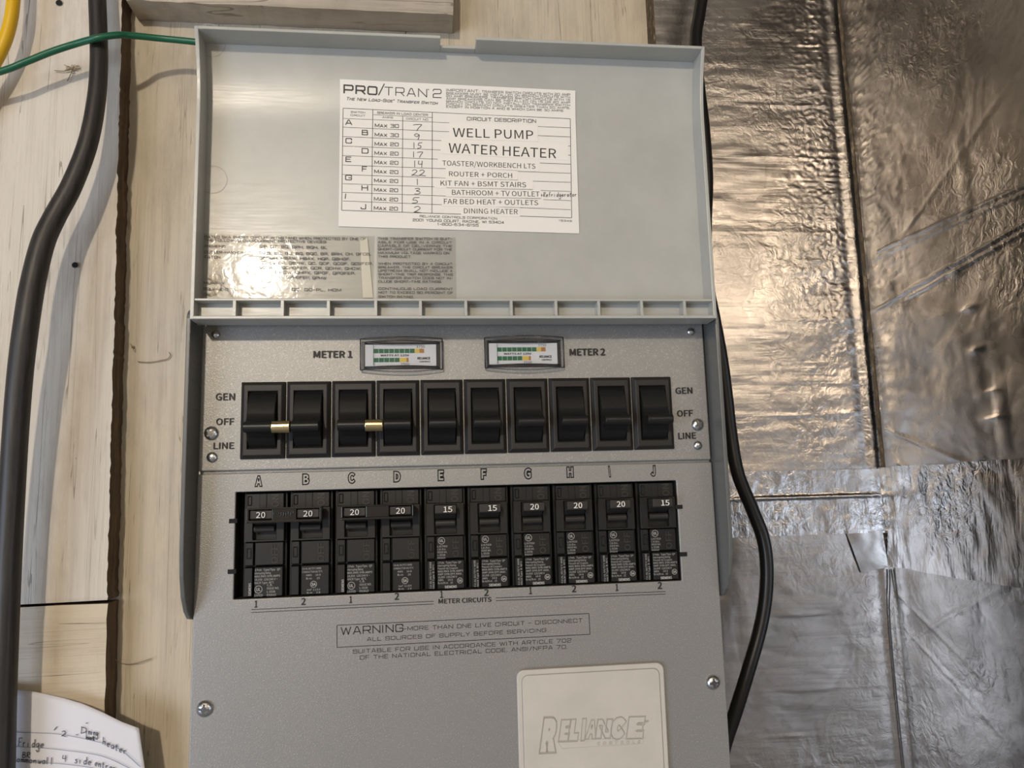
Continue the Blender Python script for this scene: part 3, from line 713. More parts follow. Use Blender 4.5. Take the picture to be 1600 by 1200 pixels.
def f1b(x, y):
    p = at(x, y, off(.0007)); return p
pen(hw, '+Refridgerator', z1(1254, 718), z1(1462, 716), 7.2, f1b, .00026)
hw.build('handwriting', M['pen'], CL, kind='stuff')
# ---- translucent stickers on the lower part of the lid, coordinates from a 3.5556x enlargement at (290,340)
def z2(x, y): return (290+x/3.5556, 340+y/3.5556)
RS = empty('rating_sticker', (-.11, -.0113, .08)); RS.parent = BX; RS.location = RS.location-WO[BX.name]; RS['label'] = 'clear wrinkled sticker with breaker ratings'
q = MB(); quad(q, [z2(92, 92), z2(100, 86), z2(1050, 104), z2(1040, 448), z2(92, 446)], YL, .00025); q.build('sticker_film', M['film'], RS)
q = MB(); quad(q, [z2(968, 112), z2(1010, 115), z2(1042, 446), z2(985, 446)], off(.0003), .00005); q.build('adhesive_stain', M['glue'], RS)
pr = MB()
def t2(s, a, b, h, **k): square(pr, s, z2(*a), z2(*b), h/3.5556*.92, off(.0003), wt=.18, **k)
t2('RATED 5KA SHORT CIRCUIT WITHSTAND WHEN PROTECTED BY ONE OF', (106, 113), (1000, 125), 13)
t2('THE FOLLOWING OVERCURRENT PROTECTIVE DEVICES:', (106, 131), (783, 141), 13)
t2('SIEMENS', (106, 163), (218, 165), 12); t2('CUTLER-HAMMER/', (106, 197), (333, 200), 13); t2('EATON', (106, 224), (191, 226), 13)
t2('QP, QT, BQ, QPH, BQH, BL', (412, 166), (786, 173), 14)
for k, (s, e) in enumerate((('BAB, BD, BJ, BQ, BQC, BR, BRH, CH, GFCB,', 1028), ('GFCBH, HBAW, HBAX, HQP, QBHGF,', 915), ('QBHGFEP, QBHW, QC, QCF, QCGF, QCGFEP,', 1040), ('QCGFH, QCHGFEP, QCR, QCHW, QHCW,', 975), ('QHCW, QHPX, QPGF, QPGFEP,', 942), ('QPHGFEP, QPHW', 780))):
    x = (412, 412, 414, 412, 500, 560)[k]; y = 204+26.5*k; t2(s, (x, y), (e, y+6), 14)
t2('MURRAY', (102, 368), (215, 370), 13); t2('SQUARE-D', (100, 402), (235, 404), 13); t2('GE', (100, 434), (137, 435), 13); t2('QO, QO-PL, HOM', (590, 405), (862, 409), 14)
pr.build('printed_lettering', M['soft_ink'], RS, kind='stuff')
q = MB(); P = [z2(*p) for p in ((112, 340), (150, 318), (190, 316), (204, 350), (196, 400), (170, 432), (130, 436), (160, 405), (172, 375), (140, 345))]
q.plate([(at(x, y, YL).x, at(x, y, YL).z) for x, y in P], -.0125, -.0117); q.tube([at(*z2(120, 335), -.0125), at(*z2(205, 375), -.0129), at(*z2(262, 442), -.0123)], .0004, 6)
q.build('film_bubble', M['film'], RS, bevel=.0003, label='lifted wrinkled corner of the clear sticker')
NS = empty('notice_sticker', (-.06, -.0113, .08)); NS.parent = BX; NS.location = NS.location-WO[BX.name]; NS['label'] = 'small clear notice sticker beside the ratings'
q = MB(); quad(q, [z2(1062, 108), z2(1500, 112), z2(1504, 452), z2(1062, 450)], YL, .00025); q.build('sticker_film', M['film'], NS)
pr = MB()
ns = [('THIS TRANSFER SWITCH IS SUIT-', 1479, 122), ('ABLE FOR USE IN A CIRCUIT', 1479, 142), ('CAPABLE OF DELIVERING THE', 1479, 162), ('SHORT-CIRCUIT CURRENT FOR THE', 1479, 181), ('MAXIMUM VOLTAGE MARKED ON', 1464, 201), ('THIS PRODUCT.', 1254, 221),
 ('WHEN PROTECTED BY A CIRCUIT', 1481, 261), ('BREAKER, THE CIRCUIT BREAKER', 1481, 281), ('UPSTREAM SHALL NOT INCLUDE A', 1482, 300), ('SHORT-TIME TRIP RESPONSE. THIS', 1483, 320), ('TRANSFER SWITCH DOES NOT IN-', 1482, 340), ('CLUDE SHORT-TIME RATINGS.', 1422, 360), ('CONTINUOUS LOAD CURRENT', 1484, 400), ('NOT TO EXCEED 80 PERCENT OF', 1484, 421), ('SWITCH RATING.', 1266, 444)]
for s, e, y in ns: t2(s, (1069+(y-122)*.012, y), (e, y+2), 12)
pr.build('printed_lettering', M['soft_ink'], NS, kind='stuff')
# ---- switches
XK = [-.1145+.02545*k for k in range(10)]
ZS = .0134
def toggle_parts():
    b = MB(); w2, h2 = .01235, .0220
    # chamfered frame with an opening
    o, i = [(-w2, -h2), (w2, -h2), (w2, h2), (-w2, h2)], (.0080, .0163)
    c = .0020
    rings = [(w2, h2, 0), (w2, h2, -.0012), (w2-c, h2-c, -.0030), (.0083, .0165, -.0030), (.0080, .0162, -.0004)]
    vs = []
    for a, d, y in rings: vs += [(-a, y, -d), (a, y, -d), (a, y, d), (-a, y, d)]
    b.add(vs, [(4*r+k, 4*r+(k+1) % 4, 4*r+4+(k+1) % 4, 4*r+4+k) for r in range(4) for k in range(4)] + [(16, 17, 18, 19)])
    r = MB()
    pf = [(-.0006, .0160), (-.0035, .0135), (-.0060, .0090), (-.0075, .0035), (-.0088, .0000), (-.0112, -.0020)]
    pf += [(-.0142-.0030*math.sin(a), -.0050+.0030*math.cos(a)) for a in (.1, .6, 1.1, 1.6, 2.1, 2.6, 3.1)]
    pf += [(-.0118, -.0072), (-.0080, -.0085), (-.0055, -.0115), (-.0006, -.0160)]
    r.prism(pf, -.0077, .0077)
    return b, r
tb, tr_ = toggle_parts()
BZ = tb.build('toggle_switch', M['black_frame'], None, bevel=.0003, loc=(0, 0, 0)); RK = tr_.build('rocker', M['black'], None, bevel=.0004, loc=(0, 0, 0))
for p in RK.data.polygons: p.use_smooth = True
RK.data.set_sharp_from_angle(angle=.8)
def cp(o, parent, loc):
    c = o.copy(); COL.objects.link(c); c.parent = parent; c.location = loc; return c
BZ.parent = BX
TOG = []
for k, x in enumerate(XK):
    W = Vector((x, -.0006, ZS+.00006*k)); 
    if k == 0: b = BZ; b.location = W-WO[BX.name]
    else: b = cp(BZ, BX, W-WO[BX.name])
    WO[b.name] = W; TOG.append(b)
    if k == 0: RK.parent = b; RK.location = (0, 0, 0)
    else: cp(RK, b, (0, 0, 0))
for k in (0, 2):
    c = Vector(((XK[k]+XK[k+1])/2-.0002, -.0150, ZS-.0052)); q = MB(); n = 20
    vs = [(c.x+s*.0049, c.y+.0034*math.cos(2*math.pi*j/n), c.z+.0034*math.sin(2*math.pi*j/n)) for s in (-1, 1) for j in range(n)]
    q.add(vs, [(j, (j+1) % n, n+(j+1) % n, n+j) for j in range(n)]+[tuple(range(n)), tuple(range(2*n-1, n-1, -1))])
    q.build('handle_tie', M['brass'], BX, bevel=.0003, label='brass sleeve joining two switch levers')
# ---- meters
def meter(pxl, pxr, pyt, pyb, sc, ox, big):
    A = at(pxl, (pyt+pyb)/2); B = at(pxr, (pyt+pyb)/2); cx = (A.x+B.x)/2; hw = (B.x-A.x)/2; z1_, z0_ = at(cx and (pxl+pxr)/2, pyt).z, at((pxl+pxr)/2, pyb).z
    z1_ -= .0010
    base = Vector((cx, -.0004, z0_))
    E_ = empty('meter', base); E_.parent = BX; E_.location = base-WO[BX.name]
    E_['label'] = 'watt meter under a bowed clear lens, ' + ('left one' if big else 'right one')
    q = MB(); q.taper(cx-hw+.0016, cx+hw-.0016, z0_+.0012, z1_-.0012, -.0004, -.0012, .0002); q.build('meter_case', M['smoke'], E_)
    cz0, cz1 = z0_+.0028, z1_-.0034
    q = MB(); q.box(cx-hw+.0030, cx+hw-.0040, -.0020, -.0012, cz0, cz1); q.build('scale_card', M['card'], E_)
    hh = cz1-cz0; x0 = cx-hw+.0078; Wd = 2*hw-.018
    g, y_, r_ = MB(), MB(), MB()
    for (z, f1_, f2_, f3_) in ((.60, .79, .88, .97), (.18, .50, .63, .67)):
        za, zb_ = cz0+hh*z, cz0+hh*(z+.20)
        n = 8 if f1_ > .6 else 5
        for k in range(n):
            a = x0+Wd*f1_*k/n; g.box(a+.00012, a+Wd*f1_/n-.00012, -.00212, -.0020, za, zb_)
        y_.box(x0+Wd*f1_, x0+Wd*f2_, -.00212, -.0020, za, zb_); r_.box(x0+Wd*f2_, x0+Wd*f3_, -.00212, -.0020, za, zb_)
    g.build('green_band', M['meter_green'], E_); y_.build('yellow_band', M['meter_yellow'], E_); r_.build('orange_band', M['meter_red'], E_)
    q = MB()
    ltext(q, 'WATTS AT 125V', x0+.004, cz0+hh*.45, Wd*.55, .0011, -.00215, bold=.02)
    ltext(q, '3750', x0+Wd*.82, cz0+hh*.84, .0050, .0015, -.00215); ltext(q, '0', x0-.0002, cz0+hh*.02, .001, .0015, -.00215); ltext(q, '2500', x0+Wd*.52, cz0+hh*.02, .0050, .0015, -.00215)
    ltext(q, 'RELIANCE', x0+Wd*.84, cz0+hh*.30, .0075, .0013, -.00215, bold=.03); ltext(q, 'CONTROLS', x0+Wd*.88, cz0+hh*.16, .0062, .0009, -.00215, bold=.02)
    q.build('scale_print', M['ink'], E_, kind='stuff')
    q = MB(); q.box(x0-.0001, x0+.0001, -.0032, -.0030, cz0+hh*.1, cz1-.0002); q.build('needle', M['ink'], E_)
    # bowed clear cover
    q = MB(); n = 18; vs = []
    for i in range(n+1):
        u = -1+2*i/n; x = cx+hw*u*.985; yb = -.0035-.0062*(1-u*u)
        vs += [(x, -.0006, z0_), (x, yb, z0_+.0003), (x, yb, z1_-.0003), (x, -.0006, z1_)]
    fs = []
    for i in range(n):
        a = 4*i; b = a+4
        fs += [(a, b, b+1, a+1), (a+1, b+1, b+2, a+2), (a+2, b+2, b+3, a+3)]
    fs += [(0, 1, 2, 3), (4*n+3, 4*n+2, 4*n+1, 4*n)]
    q.add(vs, fs); o = q.build('clear_lens', M['lens'], E_, recalc=True)
    q = MB()          # dark edges of the moulded cover
    for zz in (z0_+.0003, z1_-.0003):
        q.tube([(cx+hw*u*.985, -.0035-.0062*(1-u*u)-.0001, zz) for u in [-1+.2*i for i in range(11)]], .00030, 6, sub=2)
        q.tube([(cx+hw*.90*u, -.0028-.0050*(1-u*u), zz+(.0016 if zz < (z0_+z1_)/2 else -.0018)) for u in [-1+.2*i for i in range(11)]], .0004, 6, sub=2)
    for s in (-1, 1): q.tube([(cx+s*hw*.985, -.0034, z0_+.0004), (cx+s*hw*.985, -.0034, z1_-.0004)], .00035, 6, sub=2)
    q.build('lens_edge', M['smoke'], E_, smooth=True)
meter(563, 692, 528, 580, 0, 0, True); meter(756, 880, 526, 577, 0, 0, False)
# ---- lettering on the painted face (3.5556x enlargements at (290,480) and (700,480))
def z3(x, y): return (290+x/3.5556, 480+y/3.5556)
def z4(x, y): return (700+x/3.5556, 480+y/3.5556)
def tp(s, a, b, h, Y=-.0005, nm='printed_word', **k):
    m = MB(); lettering(m, s, a, b, h, Y, **k); m.build(nm, M['ink'], BX)
def ts(s, a, b, h, Y=0, wt=.14, nm='warning_text'):
    m = MB(); square(m, s, a, b, h, Y, wt); m.build(nm, M['ink'], BX)
tp('METER 1', z3(709, 281), z3(928, 280), 10.2, bold=.03); tp('METER 2', z4(675, 269), z4(875, 267), 10.2, bold=.03)
tp('GEN', z3(166, 517), z3(275, 516), 10.5, bold=.02); tp('OFF', z3(168, 654), z3(271, 653), 10, bold=.02); tp('LINE', z3(154, 788), z3(270, 786), 9.8, bold=.02)
tp('GEN', z4(1263, 482), z4(1359, 480), 9.6, bold=.02); tp('OFF', z4(1272, 608), z4(1362, 606), 9.6, bold=.02); tp('LINE', z4(1279, 733), z4(1379, 730), 9.6, bold=.02)
dig = [(400, 944), (474, 940), (548, 937), (620, 932), (690, 929), (760, 926), (829, 923), (897, 920), (964, 918), (1031, 915)]
for k, (x, y) in enumerate(dig):
    s = '12'[k % 2]; hw_ = 3.6 if s == '2' else 2.3
    tp(s, (x-hw_, y+5), (x+hw_, y+4.8), 10.3, 0, nm='printed_number', bold=.02)
tp('METER CIRCUITS', (685, 943), (768, 940), 7.0, 0, bold=.02)
def ln(a, b, w=.9):
    m = MB(); line(m, a, b, w, 0, -.00015); m.build('printed_line', M['ink'], BX)
ln((393, 952.5), (678, 939.5)); ln((392.5, 957), (677.5, 943.7)); ln((775, 934.2), (1040, 924.3)); ln((775, 938.4), (1040, 928.2))
wb4 = [(526.5, 977), (920, 958.5), (921.8, 991), (526.5, 1011.5)]
m = MB()
for k in range(4): line(m, wb4[k], wb4[(k+1) % 4], .9, 0, -.00015)
m.build('warning_border', M['ink'], BX)
def z6(x, y): return (500+x/3.4783, 930+y/3.4783)
ts('WARNING', z6(115, 214), z6(450, 196), 11); ts('-MORE THAN ONE LIVE CIRCUIT - DISCONNECT', z6(455, 192), z6(1425, 146), 5.6)
ts('ALL SOURCES OF SUPPLY BEFORE SERVICING.', z6(257, 249), z6(1238, 198), 5.4)
ts('SUITABLE FOR USE IN ACCORDANCE WITH ARTICLE 702', z6(180, 316), z6(1365, 254), 5.6)
ts('OF THE NATIONAL ELECTRICAL CODE, ANSI/NFPA 70.', z6(218, 349), z6(1345, 289), 5.6)
for s, x, y, wd in (('A', 404, 752, 13), ('B', 478, 749, 12), ('C', 549.5, 747, 12.5), ('D', 620.5, 745, 12), ('E', 689, 743, 10.5), ('F', 756, 741, 10), ('G', 825, 740, 13), ('H', 891, 738, 11.5), ('I', 953, 737, 3), ('J', 1020.5, 736, 9)):
    pr = MB(); lettering(pr, s, (x-wd/2, y+6.6), (x+wd/2, y+6.3), 13.4, 0, outline=.017, bold=.030, res=3); pr.build('outlined_letter', M['ink'], BX)
# ---- breakers
ZB1 = WN[3]-.0004
def zt(mm): return ZB1-mm*.001
def breaker_body():
    b = MB()
    b.box(-.0120, .0120, .0055, .0130, zt(58.2), zt(.2))           # base
    b.taper(-.0108, .0108, zt(9.6), zt(.3), .0055, .0022, .0005)   # head
    b.ring((-.0110, .0110, zt(27.5), zt(9.2)), (-.0062, .0066, zt(26.6), zt(9.8)), .0006, .0050)  # collar round the handle
    b.taper(-.0110, -.0058, zt(41), zt(27.7), .0055, .0026, .0004)
    b.taper(-.0054, .0108, zt(41), zt(27.7), .0055, .0022, .0004)
    b.taper(-.0110, -.0056, zt(58), zt(41.3), .0055, .0014, .0005)
    b.taper(-.0052, .0110, zt(58), zt(41.1), .0055, .0006, .0005)
    b.ring((-.0096, -.0072, zt(7.5), zt(2)), (-.0091, -.0077, zt(7), zt(2.5)), .0018, .003)
    b.ring((-.0098, -.0070, zt(37), zt(31)), (-.0092, -.0076, zt(36.3), zt(31.7)), .0022, .003)
    b.box(-.0030, .0010, .0018, .003, zt(9.2), zt(.8))
    return b
def handle_mb():
    h = MB()
    h.prism([(-.0085, zt(9.9)), (-.0090, zt(10.3)), (-.0090, zt(14.5)), (-.0084, zt(15.0)), (-.0025, zt(15.6)), (.003, zt(18.5)), (.005, zt(18.5)), (.005, zt(10.2))], -.0058, .0062)
    h.tube([(-.0055, .0012, zt(20.5)), (.0058, .0012, zt(20.5))], .0019, 12, sub=1)
    return h
BB = breaker_body().build('circuit_breaker', M['breaker'], None, bevel=.00025, seg=1, loc=(0, 0, 0)); HH = handle_mb().build('handle', M['breaker_light'], None, bevel=.0003, loc=(0, 0, 0))
BB.parent = BX
def ringmark(mb, x, z, r, Y, w_=.00016):
    vs = []
    for k in range(20):
        a = 2*math.pi*k/20
        for rr in (r, r-w_*1.6): vs.append((x+rr*math.cos(a), Y, z+rr*math.sin(a)))
    mb.add(vs, [(2*k, 2*k+1, (2*k+3) % 40, (2*k+2) % 40) for k in range(20)])
rel = MB(); ltext(rel, 'ON', .0078, zt(8.8), .0075, .0040, .00215, rot=90, bold=.02); ltext(rel, 'OFF', .0078, zt(40), .0105, .0036, .00215, rot=90, bold=.01)
REL = rel.build('moulded_lettering', M['relief'], None, loc=(0, 0, 0), kind='stuff')
def prints(kind):
    m = MB(); Y1, Y2, Y3 = .00045, .0020, .00125
    if kind == 'two':
        rows = [('2 Pole   Type/Tipo   QP', .0138), ('Interrupting Rating', .0088), ('MAX.RMS SYM.AMPS', .0138), ('10,000  120/240 V ~', .0125), ('HACR Type  40°C', .0105)]
        for k, (s, w_) in enumerate(rows): ltext(m, s, -.0046, zt(43.6+1.75*k), w_, .00115, Y1)
        ringmark(m, -.0024, zt(53.6), .0021, Y1); ltext(m, 'UL', -.0036, zt(54.4), .0024, .0016, Y1, bold=.02)
        ltext(m, 'LISTED', -.0046, zt(57.4), .0046, .00115, Y1)
        for k, (s, w_) in enumerate((('C.B.', .003), ('ISSUE NO.', .0066), ('L-5538', .0045), ('E92615', .0050))): ltext(m, s, .0022, zt(52+1.8*k), w_, .00115, Y1)
        ltext(m, 'SIEMENS', -.0066, zt(57), .0070, .0013, Y3, rot=90, bold=.02)
    elif kind == 'twob':
        rows = [('CU-AL 60/75°C WIRE', .0105), ('CONDUCTOR 60/75°C', .0112), ('AWG      14-8', .0080), ('lb-in       25', .0075)]
        for k, (s, w_) in enumerate(rows): ltext(m, s, -.0042 if k < 2 else -.002, zt(43.8+1.8*k), w_, .0010, Y1)
        ringmark(m, .0022, zt(52), .0018, Y1); ltext(m, 'SA', .0010, zt(52.7), .0024, .0014, Y1, bold=.03)
        ltext(m, 'mm²  2.1-8.4', -.0014, zt(55.4), .0072, .0010, Y1); ltext(m, 'N-m      2.8', -.0014, zt(57.0), .0072, .0010, Y1)
    else:
        ringmark(m, -.0022, zt(30.6), .0020, Y2); ltext(m, 'UL', -.0033, zt(31.3), .0023, .0015, Y2, bold=.02)
        for k, (s, w_) in enumerate((('LISTED', .0058), ('C.B./Enc.', .0050), ('ISSUE NO.', .0056), ('L-5538', .0045), ('E92615', .0045))): ltext(m, s, -.0046, zt(34.3+1.62*k), w_, .0010, Y2)
        rows = [('1 Pole   Type/Tipo  QP', .0135), ('Interrupting Rating', .0105), ('Pouvoir de Coupure', .0115), ('MAX.RMS SYM.AMPS', .0145), ('AMP.SYM.EFF.MAX.', .0138), ('10,000  120/240 V', .0110), ('AWG       14-8', .0085), ('lb-in/N-m    25', .0085)]
        for k, (s, w_) in enumerate(rows): ltext(m, s, -.0046, zt(43.4+1.62*k), w_, .00108, Y1)
        ringmark(m, .0080, zt(53.2), .0016, Y1); ltext(m, 'SA', .0070, zt(53.8), .0020, .0012, Y1, bold=.03)
        ltext(m, 'SIEMENS', -.0008, zt(57.2), .0070, .0014, Y1, bold=.03)
        ltext(m, 'CU-AL 60/75°C WIRE', -.0082, zt(57.2), .0150, .0010, Y3, rot=90); ltext(m, 'HACR Type  B  40°C', -.0066, zt(57.2), .0135, .0010, Y3, rot=90)
    return m
PRN = {k: prints(k).build('rating_print', M['dim_ink'] if k != 'twob' else M['dim_ink'], None, loc=(0, 0, 0), kind='stuff') for k in ('two', 'twob', 'one')}
used = set()
XB = [-.1146+.02542*k+.0012 for k in range(10)]
amps = ['20', '20', '20', '20', '15', '15', '20', '20', '20', '15']
for k, x in enumerate(XB):
    W = Vector((x, .0002, 0))
    if k == 0: b = BB; b.location = W-WO[BX.name]; HH.parent = b; HH.location = (0, 0, 0); REL.parent = b; REL.location = (0, 0, 0)
    else: b = cp(BB, BX, W-WO[BX.name]); cp(HH, b, (0, 0, 0)); cp(REL, b, (0, 0, 0))
    WO[b.name] = W
    kd = 'two' if k in (0, 2) else 'twob' if k in (1, 3) else 'one'
    if kd in used: cp(PRN[kd], b, (0, 0, 0))
    else: PRN[kd].parent = b; PRN[kd].location = (0, 0, 0); used.add(kd)
    q = MB(); yy = -.0092 if k > 3 else -.0098
    ltext(q, amps[k], x-.0022 + (.0012 if k in (4, 5, 9) else 0), zt(14.0), .0050, .0031, yy, bold=.008); q.build('amp_number', M['white_ink'], b)
for k in (0, 2):
    xa, xb = XB[k]-.0072, XB[k+1]+.0078; q = MB()
    q.ring((xa, xb, zt(16.4), zt(8.8)), (xa+.0014, XB[k]+.0064, zt(15.2), zt(9.8)), -.0100, -.0040)
    q.box(XB[k]+.0066, XB[k+1]-.0062, -.0097, -.0040, zt(15.4), zt(9.4)); q.box(xa, xb, -.0116, -.0095, zt(16.8), zt(15.9))
    q = MB()
    q.box(xa, xb, -.0104, -.0040, zt(9.6), zt(8.6)); q.box(xa, xb, -.0116, -.0040, zt(16.8), zt(15.4))
    for a, c in ((xa, xa+.0012), (XB[k]+.0064, XB[k+1]-.0060), (xb-.0012, xb)): q.box(a, c, -.0101, -.0040, zt(15.8), zt(9.0))
    for j in range(9):
        if k == 0: cx_ = XB[k]+.0072+j*.0013; q.box(cx_, cx_+.0008, -.0104, -.0100, zt(13.5-random.random()*2), zt(11.5-random.random()))
    q.build('handle_tie', M['black_gloss'], BX, bevel=.0006, seg=3, label='glossy black bar tying two breaker handles')
# ---- screws and rivets
def screw(px, py, r, Y=0., kind='screw'):
    c = at(px, py, Y); q = MB(); n = 7
    q.lathe([(r*math.cos(math.pi/2*i/n)+(0 if i < n else 0), .0004+r*.55*math.sin(math.pi/2*i/n)) for i in range(n)]+[(0, .0004+r*.55)], c, 24)
    q.lathe([(r, 0), (r, .0004)], c, 24)
    o = q.build(kind, M['zinc'], BX, smooth=True, loc=c)
    if kind == 'screw':
        q = MB(); a = random.random()*1.5
        for k in range(2):
            ca, sa = math.cos(a+k*math.pi/2), math.sin(a+k*math.pi/2); L_, W_ = r*.62, r*.13
            pts = [(c.x+ca*u*L_-sa*v*W_, c.z+sa*u*L_+ca*v*W_) for u, v in ((-1, -1), (1, -1), (1, 1), (-1, 1))]
            q.plate(pts, c.y-.0004-r*.56-k*.00004, c.y-r*.2)
        q.lathe([(r*.34, .0004+r*.3), (r*.34, .0004+r*.57), (0, .0004+r*.575)], c, 12)
        q.build('cross_recess', M['zinc_dark'], o)
    return o
screw(330.5, 677, .0040, -.0004); screw(1089.5, 663.5, .0038, -.0004); screw(320, 1107, .0044); screw(1113.5, 1066, .0042)
for a in ((331.5, 714.5, .0030), (1090, 696, .0027), (337, 523, .0024), (1079, 518.5, .0025)): screw(a[0], a[1], a[2], -.0004, 'rivet')
# ---- name plaque
def rrect(x0, x1, z0, z1, r, n=6):
    P = []
    for cx, cz, a0 in ((x1-r, z1-r, 0), (x0+r, z1-r, 90), (x0+r, z0+r, 180), (x1-r, z0+r, 270)):
        for k in range(n+1): a = math.radians(a0+90*k/n); P.append((cx+r*math.cos(a), cz+r*math.sin(a)))
    return P
pa, pb = at(807.5, 1060, -.003), at(1038, 1060, -.003); ztp = at(920, 1041.5, -.003).z
px0, px1 = pa.x, pb.x; pz0 = ztp-.115
NP = empty('name_plaque', (0, -.002, pz0)); NP.parent = BX; NP.location = NP.location-WO[BX.name]; NP['label'] = 'pale plastic plaque with raised maker lettering'
q = MB(); q.plate(rrect(px0, px1, pz0, ztp, .0042), -.0030, 0); q.build('plaque_frame', M['plaque'], NP, bevel=.0006)
q = MB(); q.plate(rrect(px0+.0030, px1-.0030, pz0+.003, ztp-.0030, .0034), -.0035, -.0029); q.build('plaque_face', M['plaque'], NP, bevel=.0003)
gr = mat('plaque_groove', (.30, .28, .25), .6)
q = MB(); R1, R2 = rrect(px0+.0026, px1-.0026, pz0+.0026, ztp-.0026, .0038), rrect(px0+.0030, px1-.0030, pz0+.003, ztp-.0030, .0034); n = len(R1)
q.add([(a, -.00306, b) for a, b in R1]+[(a, -.00306, b) for a, b in R2], [(i, (i+1) % n, n+(i+1) % n, n+i) for i in range(n)]); q.build('groove', gr, NP)
em = mat('raised_outline', (.42, .395, .345), .5)
def z7(x, y): return (780+x/4.2105, 1000+y/4.2105)
q = MB()
lettering(q, 'R', z7(262, 712), z7(382, 706), 40, -.0035, outline=.012, bold=.05, shear=.16, res=3, yo=0)
for s, a, b, y in (('E', 388, 460, 648), ('L', 448, 520, 646), ('I', 535, 565, 642), ('A', 560, 640, 640), ('N', 625, 735, 636), ('C', 722, 830, 632), ('E', 830, 950, 628)):
    lettering(q, s, z7(a, y), z7(b, y-3), 24, -.0035, outline=.014, bold=(.03 if s in 'AN' else .055), shear=.16, res=3, yo=0)
fr = [z7(x, y) for x, y in ((382, 662), (958, 642), (940, 682), (412, 714), (382, 662))]
for a, b in zip(fr, fr[1:]): q.tube([at(*a, -.0035), at(*b, -.0035)], .00012, 5, sub=1)
lettering(q, 'CONTROLS', z7(642, 690), z7(930, 678), 4.4, -.0035, outline=.02, bold=.02, shear=.12, spacing=1.5, yo=0)
lettering(q, '®', z7(955, 555), z7(985, 553), 6, -.0035, bold=.01, yo=-.0001)
q.build('raised_lettering', em, NP, kind='stuff')
# ------------------------------------------------------------------ cables
def cable(name, pts, r, m, label, cat, sub=8, seg=20):
    q = MB(); P = [at(x, y, Y) if not isinstance(x, Vector) else x for x, y, Y in pts]
    q.tube(P, r, seg, sub=sub); return q.build(name, m, smooth=True, label=label, cat=cat)
cable('power_cable', [(146, -260, .072), (150, -60, .070), (153.5, 40, .068), (154.5, 100, .066), (150, 160, .064), (137, 225, .062), (112, 290, .060), (85, 340, .058), (67, 380, .056), (52, 440, .054), (42, 500, .052), (32, 580, .0535), (24, 680, .056), (17, 800, .059), (10, 950, .061), (5, 1080, .0615), (2, 1200, .0615), (-2, 1350, .0615)], lambda t: .0057+.0016*min(1, max(0, (t-.2)/.35)), M['rubber'], 'thick black cable bending down the left painted board', 'cable')
cable('ground_wire', [(-260, 175, .070), (-120, 146, .064), (0, 112, .061), (40, 97, .061), (80, 81, .0605), (120, 68, .060), (150, 60, .0565), (180, 55, .060), (205, 55.5, .066), (250, 60, .072), (300, 65, .073), (380, 75, .075), (500, 95, .08)], .00225, M['green'], 'thin green wire crossing behind the black cable to the lid', 'wire')
cable('extension_cord', [(30, -220, .072), (26, -80, .070), (21, 0, .068), (15, 40, .068), (3, 75, .068), (-22, 120, .068), (-70, 190, .07)], .0042, M['yellow'], 'bright yellow cord curving through the top left corner', 'cord')
cable('electric_cable', [(1112, -200, .062), (1104, -60, .062), (1093, 20, .060), (1087, 60, .058), (1090, 120, .052), (1099, 200, .048), (1104, 280, .046), (1102, 350, .046), (1103, 430, .048), (1116, 500, .052), (1127, 560, .055), (1135, 620, .058), (1142, 680, .060), (1153, 740, .060), (1175, 795, .060), (1192, 840, .060), (1198, 885, .060), (1196, 935, .060), (1187, 985, .060), (1170, 1045, .060), (1150, 1110, .062), (1132, 1165, .066), (1118, 1230, .068), (1108, 1330, .070)], .0046, M['cord'], 'glossy black cord looping out beside the right of the panel', 'cord')
# ------------------------------------------------------------------ hand-written note
def ynote(x): return .0755 + .0035*max(0, min(1, x/230))**1.5
TOPE = [(-60, 1070), (20, 1077), (60, 1082), (100, 1091), (130, 1100), (160, 1113), (190, 1128), (217, 1138)]
def tope(x):
    for (a, b), (c, d) in zip(TOPE, TOPE[1:]):
        if x <= c: return b+(d-b)*(x-a)/(c-a)
    return TOPE[-1][1]
NT_ = empty('handwritten_note', at(80, 1330, .06), 'white ruled paper note with pen writing below the left board', 'note')
def note(u, v):
    x = -60+(217+60)*u; y0 = tope(x); y = y0+(1400-y0)*v; x2 = x+(u*9*v*((1400-y0)/62) if u > .5 else 0)
    return at(x2, y, ynote(x2))
sheet('paper_sheet', note, 40, 30, M['note'], NT_, thick=.0002)
def fn(x, y):
    p = at(x, y, ynote(x)); p.y -= .0010; return p
def z8(x, y): return (x/4, 900+y/4)
q = MB()
for L_ in (((85, 972), (370, 985), (600, 1030), (740, 1072), (882, 1190)), ((85, 1062), (250, 1070), (400, 1085), (640, 1122), (820, 1200)), ((85, 1155), (300, 1164), (480, 1180), (620, 1202)), ((85, 1250), (300, 1262), (560, 1310))):
    P = spline([(a/4, 0, 900+b/4) for a, b in L_], 8); q.ribbon([fn(p.x, p.z) for p in P], .00035)
q.build('ruled_line', M['rule'], NT_)
q = MB(); WN_ = .00042
def wr_(s, a, b, h): pen(q, s, z8(*a), z8(*b), h/4, fn, WN_)
wr_('/', (340, 968), (372, 974), 34); wr_('2.', (388, 998), (450, 1004), 34); wr_('-', (476, 998), (502, 1002), 30); wr_('-', (536, 930), (566, 932), 40)
wr_('D', (508, 980), (548, 984), 42); wr_('ining', (540, 984), (620, 998), 42); wr_('hot', (540, 1016), (600, 1024), 30); wr_('aot', (544, 1018), (604, 1026), 28)
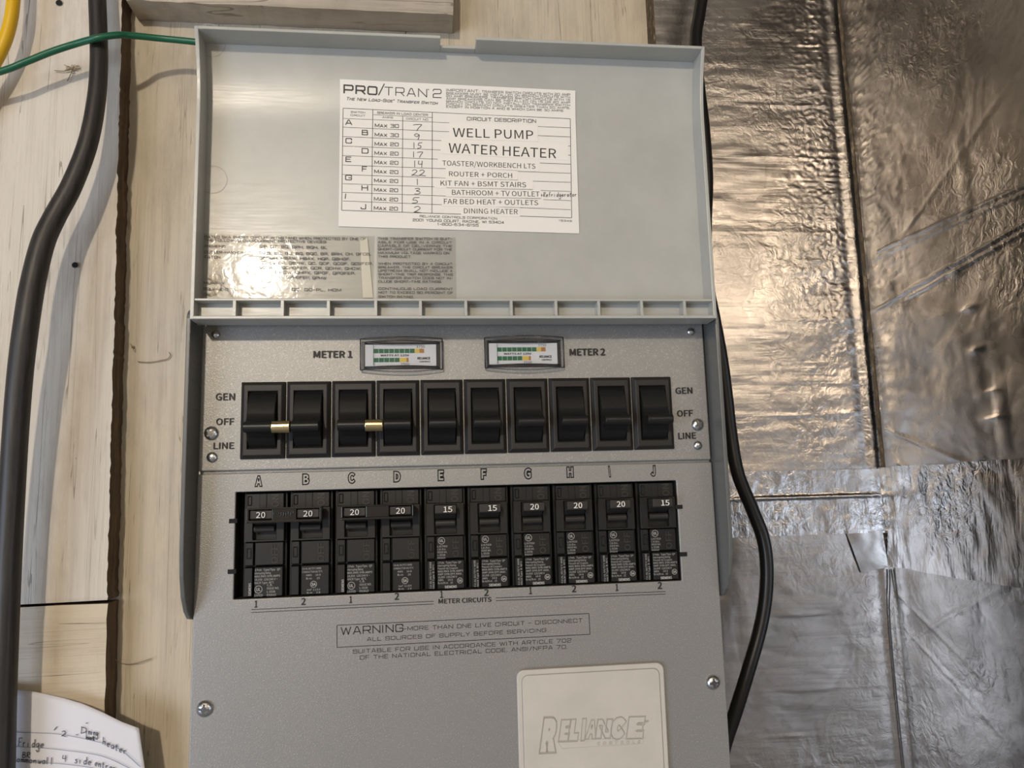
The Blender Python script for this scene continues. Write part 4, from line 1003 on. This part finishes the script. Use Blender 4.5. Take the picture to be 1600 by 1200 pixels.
wr_('heater', (644, 1048), (800, 1118), 46); wr_('Fridge', (120, 1060), (284, 1072), 52); wr_('-', (78, 1052), (104, 1052), 40)
wr_('BR', (144, 1130), (198, 1134), 34); wr_('common', (84, 1156), (238, 1168), 40); wr_('wall', (240, 1168), (346, 1176), 44); wr_('4', (392, 1156), (420, 1158), 40); wr_('side', (470, 1164), (580, 1180), 48); wr_('entran', (596, 1182), (730, 1220), 44)
q.build('pen_writing', M['pen'], NT_, kind='stuff')
# ------------------------------------------------------------------ dusty cobweb tufts
def tuft(px, py, Y, n, L_, label, strands=()):
    q = MB(); c = at(px, py, Y)
    for k in range(n):
        a = random.random()*6.28; l = L_*(.3+.7*random.random()); d = Vector((math.cos(a), -.25*random.random(), math.sin(a)))
        q.tube([c, c+d*l*.5+Vector((0, -.0005, .0008*random.uniform(-1, 1))), c+d*l+Vector((.0012*random.uniform(-1, 1), 0, .0012*random.uniform(-1, 1)))], .00022, 4, sub=3)
    for s in strands: q.tube([at(x, y, Y) for x, y in s], .0003, 4, sub=4)
    q.lathe([(.0009, 0), (.0006, .0008), (0, .001)], c, 8)
    return q.build('cobweb', M['web'], label=label, cat='cobweb')
tuft(113, 108, YF-.0015, 16, .0062, 'small brown fuzzy cobweb tuft beside the green wire shadow', [((85, 110), (100, 111), (113, 108)), ((105, 127), (110, 117), (114, 108))])
tuft(176, 1026, YB-.003, 4, .004, 'dusty cobweb strand across the gap above the note', [((176, 1026), (188, 1036), (210, 1037), (237, 1029)), ((160, 1013), (168, 1010), (179, 1008))])
tuft(1168+80-1040, 542, YB-.0015, 3, .003, 'faint cobweb strand on the set-back board, left of the panel', [((215, 565), (235, 566), (262, 561)), ((262, 561), (266, 555), (264, 550))])
def nailhole(px, py, Y, r, label):
    q = MB(); q.lathe([(r, 0), (r*.95, .0001), (0, .00012)], at(px, py, Y-.0008), 14); return q
q = nailhole(92, 4, YF, .0022, ''); q.build('nail_hole', M['void'], wb); q = nailhole(117, 414, YF, .0020, ''); q.build('nail_hole', M['void'], wb)
